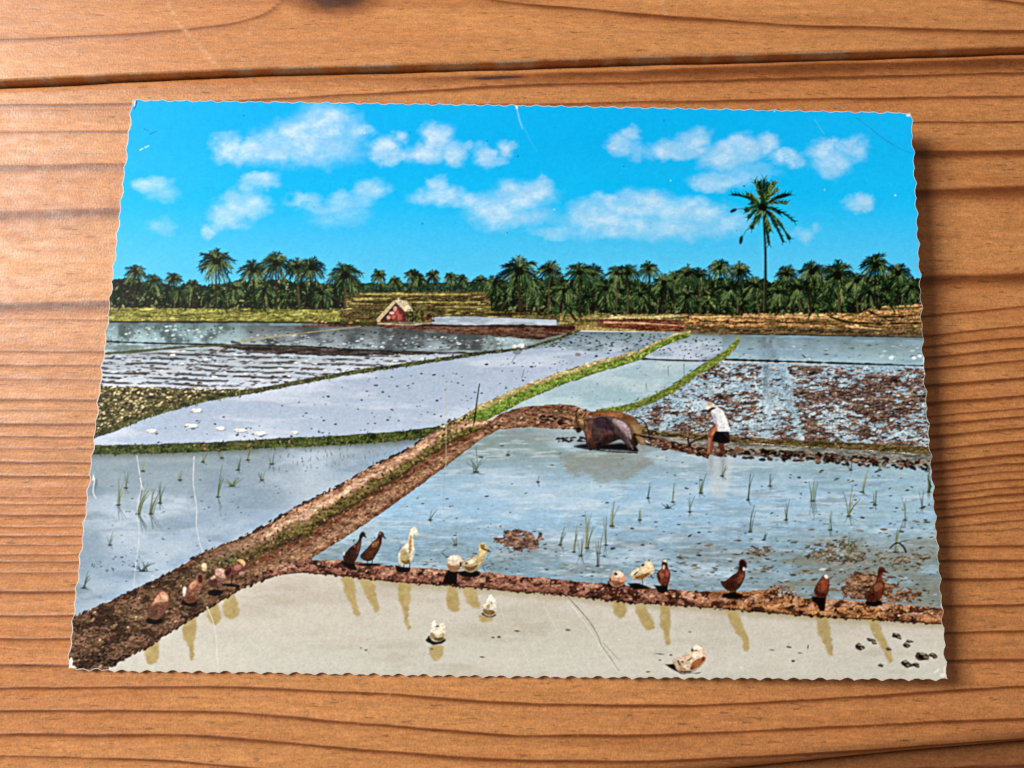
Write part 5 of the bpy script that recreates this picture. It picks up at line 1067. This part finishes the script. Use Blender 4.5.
duck(z4, [(640, 164), (700, 150), (736, 186), (738, 240), (690, 292), (664, 322), (610, 314), (566, 282), (588, 240), (640, 208)], (132, 96, 84), [([(640, 166), (700, 152), (736, 190), (734, 236), (690, 240), (640, 205)], (192, 150, 136)), ([(570, 282), (600, 240), (660, 240), (660, 320), (600, 312)], (96, 66, 56)), ([(600, 240), (640, 215), (650, 235), (610, 255)], (196, 168, 130)), ([(670, 165), (705, 160), (720, 190), (690, 195)], (226, 186, 176))],
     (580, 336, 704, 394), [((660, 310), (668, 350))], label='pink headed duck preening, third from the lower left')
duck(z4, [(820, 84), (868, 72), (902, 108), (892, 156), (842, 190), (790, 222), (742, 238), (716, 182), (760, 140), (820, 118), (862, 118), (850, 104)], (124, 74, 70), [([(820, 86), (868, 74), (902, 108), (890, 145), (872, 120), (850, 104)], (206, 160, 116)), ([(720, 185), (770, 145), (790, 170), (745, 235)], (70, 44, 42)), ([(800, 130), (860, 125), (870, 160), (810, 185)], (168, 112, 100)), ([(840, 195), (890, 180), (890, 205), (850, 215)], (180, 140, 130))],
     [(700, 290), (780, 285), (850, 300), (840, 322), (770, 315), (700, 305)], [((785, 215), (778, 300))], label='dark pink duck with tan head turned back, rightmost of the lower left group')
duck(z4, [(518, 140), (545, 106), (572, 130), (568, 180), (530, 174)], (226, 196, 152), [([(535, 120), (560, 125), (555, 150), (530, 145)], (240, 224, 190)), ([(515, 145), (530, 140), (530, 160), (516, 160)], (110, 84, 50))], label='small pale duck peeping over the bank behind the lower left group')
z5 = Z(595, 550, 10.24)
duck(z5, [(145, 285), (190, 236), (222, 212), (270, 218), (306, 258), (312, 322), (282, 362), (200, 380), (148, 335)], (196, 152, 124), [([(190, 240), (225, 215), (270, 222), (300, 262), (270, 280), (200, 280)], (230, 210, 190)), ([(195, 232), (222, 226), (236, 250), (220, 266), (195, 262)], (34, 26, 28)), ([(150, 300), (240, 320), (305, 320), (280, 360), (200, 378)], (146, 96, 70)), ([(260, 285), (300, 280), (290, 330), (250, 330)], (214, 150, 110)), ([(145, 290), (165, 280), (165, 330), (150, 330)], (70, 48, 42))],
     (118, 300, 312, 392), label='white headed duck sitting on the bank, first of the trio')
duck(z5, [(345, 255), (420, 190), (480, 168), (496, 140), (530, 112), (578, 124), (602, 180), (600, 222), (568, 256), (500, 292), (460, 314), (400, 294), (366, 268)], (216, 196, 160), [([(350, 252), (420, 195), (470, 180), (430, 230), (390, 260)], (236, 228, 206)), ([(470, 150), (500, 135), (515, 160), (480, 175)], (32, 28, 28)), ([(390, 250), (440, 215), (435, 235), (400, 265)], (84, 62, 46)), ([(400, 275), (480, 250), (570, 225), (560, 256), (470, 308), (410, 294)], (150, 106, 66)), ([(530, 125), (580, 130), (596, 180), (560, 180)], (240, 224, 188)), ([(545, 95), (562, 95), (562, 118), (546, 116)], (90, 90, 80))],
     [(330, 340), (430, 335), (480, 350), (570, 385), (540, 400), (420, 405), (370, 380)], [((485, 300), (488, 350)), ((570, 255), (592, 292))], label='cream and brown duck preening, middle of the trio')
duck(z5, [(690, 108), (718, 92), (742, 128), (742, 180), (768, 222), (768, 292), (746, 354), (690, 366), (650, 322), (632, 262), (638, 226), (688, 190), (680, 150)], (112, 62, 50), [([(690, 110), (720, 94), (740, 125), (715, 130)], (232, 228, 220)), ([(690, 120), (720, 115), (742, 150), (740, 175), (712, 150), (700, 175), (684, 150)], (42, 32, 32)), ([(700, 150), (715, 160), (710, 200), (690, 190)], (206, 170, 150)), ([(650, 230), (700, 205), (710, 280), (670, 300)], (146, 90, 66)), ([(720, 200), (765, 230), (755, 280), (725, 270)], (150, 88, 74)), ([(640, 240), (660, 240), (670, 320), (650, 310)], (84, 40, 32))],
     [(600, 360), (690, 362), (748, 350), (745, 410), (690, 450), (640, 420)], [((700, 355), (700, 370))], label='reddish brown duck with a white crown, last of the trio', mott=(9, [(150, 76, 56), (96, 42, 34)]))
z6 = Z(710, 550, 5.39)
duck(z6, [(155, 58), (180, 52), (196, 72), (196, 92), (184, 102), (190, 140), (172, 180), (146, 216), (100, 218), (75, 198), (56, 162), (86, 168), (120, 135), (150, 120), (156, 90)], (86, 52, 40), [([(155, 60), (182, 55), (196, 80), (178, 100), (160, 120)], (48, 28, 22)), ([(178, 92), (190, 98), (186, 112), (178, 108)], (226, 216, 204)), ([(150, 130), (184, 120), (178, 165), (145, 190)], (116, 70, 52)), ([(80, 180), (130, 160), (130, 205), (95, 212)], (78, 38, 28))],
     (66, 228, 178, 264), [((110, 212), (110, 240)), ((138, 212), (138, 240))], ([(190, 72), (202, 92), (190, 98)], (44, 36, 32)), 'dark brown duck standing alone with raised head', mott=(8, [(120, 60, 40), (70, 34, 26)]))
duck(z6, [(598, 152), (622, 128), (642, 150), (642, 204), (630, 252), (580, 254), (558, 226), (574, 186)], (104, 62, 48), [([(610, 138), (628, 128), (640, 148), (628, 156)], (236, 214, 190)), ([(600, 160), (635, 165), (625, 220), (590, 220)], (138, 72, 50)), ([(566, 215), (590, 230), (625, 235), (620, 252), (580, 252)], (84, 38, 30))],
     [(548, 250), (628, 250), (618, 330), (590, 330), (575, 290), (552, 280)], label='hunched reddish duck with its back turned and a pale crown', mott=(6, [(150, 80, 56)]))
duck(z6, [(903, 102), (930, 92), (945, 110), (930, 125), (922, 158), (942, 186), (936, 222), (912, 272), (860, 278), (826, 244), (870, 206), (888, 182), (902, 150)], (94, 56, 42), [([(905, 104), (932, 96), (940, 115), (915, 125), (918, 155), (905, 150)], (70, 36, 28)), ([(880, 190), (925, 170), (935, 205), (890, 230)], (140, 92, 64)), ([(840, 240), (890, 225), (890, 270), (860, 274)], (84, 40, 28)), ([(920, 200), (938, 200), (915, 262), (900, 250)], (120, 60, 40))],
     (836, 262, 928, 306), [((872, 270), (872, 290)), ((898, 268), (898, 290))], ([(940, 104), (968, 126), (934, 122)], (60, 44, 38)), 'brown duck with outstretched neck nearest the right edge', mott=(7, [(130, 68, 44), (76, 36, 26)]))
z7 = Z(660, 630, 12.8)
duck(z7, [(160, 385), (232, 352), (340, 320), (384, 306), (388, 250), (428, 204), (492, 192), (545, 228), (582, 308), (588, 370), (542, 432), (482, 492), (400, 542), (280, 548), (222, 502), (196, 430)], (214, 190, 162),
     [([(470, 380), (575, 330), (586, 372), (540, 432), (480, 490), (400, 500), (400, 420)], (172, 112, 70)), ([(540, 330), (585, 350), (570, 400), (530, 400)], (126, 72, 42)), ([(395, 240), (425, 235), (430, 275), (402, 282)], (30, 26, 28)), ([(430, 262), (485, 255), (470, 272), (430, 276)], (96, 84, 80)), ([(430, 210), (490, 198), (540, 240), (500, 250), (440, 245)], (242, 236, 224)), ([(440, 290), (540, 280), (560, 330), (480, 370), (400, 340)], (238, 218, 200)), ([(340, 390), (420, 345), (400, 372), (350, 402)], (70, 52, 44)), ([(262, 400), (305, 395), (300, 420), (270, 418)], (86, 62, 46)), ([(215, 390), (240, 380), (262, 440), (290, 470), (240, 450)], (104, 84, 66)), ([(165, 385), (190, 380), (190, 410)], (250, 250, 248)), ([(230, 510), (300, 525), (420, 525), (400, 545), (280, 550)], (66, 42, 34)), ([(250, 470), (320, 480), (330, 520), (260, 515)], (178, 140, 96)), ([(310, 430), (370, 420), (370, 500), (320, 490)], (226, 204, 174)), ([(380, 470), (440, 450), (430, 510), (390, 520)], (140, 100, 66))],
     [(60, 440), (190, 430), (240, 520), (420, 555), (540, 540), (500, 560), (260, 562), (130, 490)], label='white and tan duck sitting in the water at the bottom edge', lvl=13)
k = Ink(14)
for P, w, c in (([(90, 500), (130, 470), (180, 470), (205, 500)], .7, (84, 56, 46)), ([(100, 540), (140, 520), (175, 540)], .6, (96, 64, 54)), ([(400, 400), (440, 350), (480, 330)], .7, (104, 66, 52)), ([(590, 270), (640, 262), (680, 275)], .7, (74, 50, 44)), ([(740, 200), (790, 180), (850, 180)], .7, (70, 40, 40)), ([(160, 372), (185, 392), (180, 420)], .7, (92, 60, 48)), ([(506, 225), (520, 240)], .7, (30, 18, 18))):
    k.stroke(z4(P), w, w * .6, c, rough=.2)
k.claim = False; k.grain = .15   # part of the ducks they are printed on
# far white birds
for (x, y, rx, ry, lab) in ((196, 410.5, 5.6, 1.9, 'far white duck, topmost on the pale paddy'), (191, 426, 6, 1.9, 'far white duck above the left grass bank'), (151, 431, 5, 1.7, 'far white duck nearest the left edge'), (220, 428.5, 4.8, 1.6, 'far white duck third along the grass bank'), (240, 430.3, 5.6, 1.6, 'far white duck fourth along the grass bank'), (259, 433.5, 6.6, 1.8, 'far white duck fifth along the grass bank'), (294, 432.5, 3.6, 1.5, 'far white duck rightmost along the grass bank'), (514, 346.5, 2.2, 1.7, 'tiny white bird on the thin bank'), (521.5, 345.5, 2.6, 2.2, 'tiny white bird beside another on the thin bank')):
    k = Ink(10); k.ell(x + .8, y + ry * .7, rx * 1.1, ry * .7, (128, 136, 146), n=10); k.ell(x, y, rx, ry, (226, 226, 224), 0, 12, .12); k.ell(x + rx * .55, y - ry * .5, rx * .35, ry * .5, (240, 240, 238), 0, 8); k.ell(x - rx * .5, y + ry * .2, rx * .3, ry * .3, (176, 166, 150), 0, 7)
    if x in (191, 259): k.ell(x - rx * .9, y + ry * .3, 1.1, .7, (40, 40, 42)); k.ell(x + 2, y + 3, 2, .6, (74, 80, 84))
    k.build('duck', card, lab)
k = Ink(10); k.stroke([(802.5, 355), (804, 358.5), (808, 359.5)], 1.2, 1.6, (54, 60, 58)); k.ell(806.5, 359, 2.2, 1.2, (180, 186, 184)); k.build('duck', card, 'tiny dark bird at the far edge of the shining blue paddy')

# ---- stake, reeds
k = Ink(13); k.stroke([(479.5, 384), (476.5, 404), (474, 423)], 1.1, 1.9, (48, 36, 30)); k.stroke([(476, 447), (477, 458), (477.5, 466)], 1.0, .7, (110, 122, 132)); k.build('stake', card, 'thin dark stake stuck in the bank')
def reed(x, y, h, n, spread, cols, lab=None, ref=.6, lean=.2, lvl=11):
    k = Ink(lvl)
    for i in range(n):
        dx = rng.normal(lean * h * .5, spread); hh = h * rng.uniform(.55, 1.05); bx = x + rng.normal(0, spread * .22)
        k.stroke([(bx, y), (bx + dx * .35, y - hh * .55), (bx + dx, y - hh)], rng.uniform(1.0, 1.5), .4, cols[rng.integers(len(cols))])
        if ref: k.stroke([(bx, y + .5), (bx + dx * .3, y + hh * .4 * ref), (bx + dx * .8, y + hh * ref)], .9, .4, (112, 128, 136))
    k.ell(x, y, 1.8 + spread * .2, .9, (62, 70, 58), n=8)
    k.build('reed_tuft', card, lab)
GC = [(94, 108, 78), (126, 138, 100), (70, 84, 60), (146, 152, 116)]
reed(118, 505, 26, 5, 4, GC, lean=.5); reed(138, 514, 30, 9, 5, GC, lean=.5); reed(151, 514, 26, 7, 4, GC, lean=.25); reed(218, 497, 33, 4, 2, [(74, 96, 58), (96, 116, 74), (60, 74, 50)], lean=.35)
reed(143, 471, 12, 4, 3, GC, ref=.2); reed(232, 486, 8, 8, 5, [(112, 132, 84), (90, 108, 70)], ref=.2); reed(272, 464, 11, 6, 5, [(96, 108, 100), (124, 136, 124)], ref=.7); reed(248, 460, 9, 4, 2, GC, ref=.3)
reed(203, 462, 9, 4, 2, GC, ref=.4); reed(84, 588, 17, 4, 4, [(70, 84, 84), (88, 102, 98)], lean=.6, ref=.1); reed(143, 571, 9, 9, 8, [(66, 84, 76), (86, 104, 92)], ref=.1, lean=0); reed(222, 458, 8, 4, 2, GC, ref=.5)
reed(476, 472, 14, 9, 7, [(116, 130, 128), (96, 110, 108)], ref=.2, lean=0); reed(574, 552, 28, 4, 2.4, GC, ref=0); reed(587, 548, 36, 8, 4.5, [(110, 124, 90), (136, 146, 112), (90, 104, 78)], ref=.15); reed(598, 566, 36, 3, 3, [(80, 88, 76), (104, 112, 96)], lean=.35, ref=0)
reed(612, 526, 26, 5, 4, GC, lean=.35, ref=.1); reed(648, 498, 16, 2, 1, [(90, 96, 92)], ref=.4); reed(701, 493, 20, 4, 2.5, GC, ref=.2); reed(673, 502, 22, 2, 2, GC, ref=.1, lean=.25)
reed(748, 500, 34, 3, 1.6, GC, ref=.2); reed(750, 532, 28, 3, 3, [(74, 84, 74), (96, 108, 94)], ref=0); reed(813, 501, 32, 6, 4, [(104, 130, 92), (128, 148, 112), (84, 108, 78)], ref=.7, lean=.1); reed(849, 516, 30, 5, 4, GC, ref=.3, lean=.1)
reed(862, 492, 26, 3, 4, GC, lean=.4, ref=.2); reed(895, 552, 34, 5, 3, [(92, 108, 80), (120, 132, 100)], ref=.1); reed(929, 492, 24, 4, 2.5, GC, ref=.3); reed(848, 558, 24, 2, 1.5, GC, ref=0); reed(851, 470, 10, 3, 2, GC, ref=.4)
reed(668, 508, 5, 6, 6, [(70, 82, 82), (92, 102, 100)], ref=.2, lean=0); reed(508, 455, 6, 3, 1.5, GC, ref=.3); reed(538, 482, 12, 2, 1, [(140, 156, 166)], ref=.6); reed(764, 540, 10, 3, 2, GC, ref=0)
for x, y, h, n in ((560, 545, 20, 3), (581, 556, 24, 4), (606, 545, 30, 3), (640, 520, 14, 3), (690, 512, 18, 3), (722, 476, 12, 3), (770, 486, 16, 3), (786, 520, 20, 3), (830, 530, 22, 3), (875, 505, 20, 4), (905, 520, 24, 3), (922, 508, 26, 3), (880, 470, 12, 3), (126, 488, 22, 4), (160, 503, 20, 4), (238, 470, 14, 4), (262, 480, 10, 5), (180, 480, 10, 3), (110, 545, 14, 3), (430, 520, 10, 3), (455, 545, 9, 4)):
    reed(x, y, h, n, 2.6, [(104, 122, 108), (126, 140, 120), (84, 100, 88)], ref=.35, lean=float(rng.normal(.1, .2)))
k = Ink(11); k.stroke([(890, 548), (897, 541), (904, 546), (906, 552)], 1.4, 2.2, (40, 40, 38)); k.stroke([(900, 542), (908, 540)], 1, .6, (64, 66, 60)); k.build('reed_tuft', card, 'bent black stem in the water near the right edge')

# ---- creases and worn corners of the card itself
def crease(paths, lab, lvl=16):
    for pts, w, c in paths:
        k = Ink(lvl); k.stroke(pts, w * .78, w * .6, tuple(.8 * v + .2 * 150 for v in c), rough=.3); k.build('crease', card)
WC = (226, 230, 232)
crease([([(137, 456), (139, 470), (142, 487), (138, 500), (137, 515), (139.5, 532), (137.5, 552), (135, 570), (133.5, 588)], .9, (214, 222, 228)), ([(140, 478), (143, 490)], 1.2, WC)], 'white crease through the lower left paddy near the edge')
crease([([(194, 457), (193, 483), (197, 509), (196, 526), (200, 545), (203, 552)], 1.0, (220, 226, 230)), ([(207, 607), (210, 613), (214, 624), (216.5, 640), (217, 655), (218.5, 671)], 1.0, (232, 232, 226))], 'long white crease right of the first one at lower left')
crease([([(567, 596), (578, 608), (589.5, 621), (597, 633), (601.5, 646)], 1.2, (112, 108, 102)), ([(601, 645), (610, 657), (619, 671)], 1.0, (142, 138, 130)), ([(570, 604), (584, 621), (594, 636), (600, 646), (609, 660), (618, 672)], .9, WC), ([(603, 643), (612, 652), (618, 659)], .8, (150, 146, 138))], 'dark double crease in the middle of the beige pond')
crease([([(544, 606), (556, 628), (566, 645), (573, 662), (577, 672)], .8, (222, 222, 214)), ([(522, 647), (527, 658), (530.5, 671)], .9, (228, 226, 218)), ([(588, 664), (592, 672)], .8, WC), ([(836, 660), (838, 668), (839, 676)], .7, (226, 224, 216)), ([(500, 606), (505, 622)], .7, (220, 220, 212))], 'faint pale creases in the beige pond')
crease([([(516.5, 106), (517.5, 112), (520, 122), (522.5, 129)], .9, (120, 208, 240)), ([(521, 122), (529, 138), (537, 152)], .6, (40, 190, 242)), ([(516, 103.5), (516.8, 108)], 2.2, (240, 236, 228))], 'pale nick and crease at the top edge')
crease([([(856, 117.5), (866, 125), (885, 140), (900, 148.5), (911, 153.5)], .7, (10, 120, 180)), ([(815, 120), (824, 134)], .5, (60, 196, 246))], 'thin crease across the top right corner')
crease([([(446, 380), (446.3, 410), (446, 440), (446, 466)], .6, (196, 184, 160)), ([(445, 466), (443, 510)], .5, (136, 158, 172))], 'thin vertical scratch left of the stake')
for x, y, rx, ry, a in ((134.5, 103, 1.6, 4.2, .25), (70.5, 663, 2.6, 6, .3), (72, 667.5, 6, 1.8, 0), (943, 676, 4.6, 2.6, -.2), (937, 671, 4, 1.6, -.6), (944.5, 670, 1.6, 4.5, .1), (909, 115, 3, 1.4, .2), (923.5, 360, 1.4, 3.4, 0), (933.5, 470, 1.2, 6, 0), (934.5, 488, 1.2, 3, 0), (92.8, 478, 1.3, 3.4, .2), (942, 606, 1.2, 3.0, 0)):
    k = Ink(17); k.ell(x, y, rx * .8, ry * .8, (222, 219, 212), a, 12, .25)
    if x < 72 and y < 665: k.ell(70.5, 669, 4, 1.5, (236, 232, 228), .2)
    if y == 103: k.stroke([(136, 102), (135.6, 106), (134.6, 109)], 1.8, .7, (40, 44, 48))
    if y == 478: k.ell(96, 484, 1.6, 5, (116, 128, 134), .15); k.stroke([(94, 478), (93, 497), (96, 498)], .7, .6, (230, 232, 232))
    k.build('worn_edge', card)

print_card()

# ------------------------------------------------------------------ light
w = bpy.data.worlds.new('World'); S.world = w; w.use_nodes = True
bg = w.node_tree.nodes['Background']; bg.inputs[0].default_value = (1.0, .80, .64, 1); bg.inputs[1].default_value = .22
def area(name, loc, target, size, sy, power, col):
    L = bpy.data.lights.new(name, 'AREA'); L.shape = 'RECTANGLE'; L.size = size; L.size_y = sy; L.energy = power; L.color = col
    o = bpy.data.objects.new(name, L); COL.objects.link(o); o.location = loc
    import mathutils
    o.rotation_euler = (mathutils.Vector(target) - mathutils.Vector(loc)).to_track_quat('-Z', 'Y').to_euler(); return o
area('window_light', (-.62, .25, .50), (0, 0, 0), .32, .32, 11.4, (1, .97, .92))
S.view_settings.view_transform = 'Standard'; S.view_settings.look = 'None'; S.view_settings.exposure = 0; S.view_settings.gamma = 1
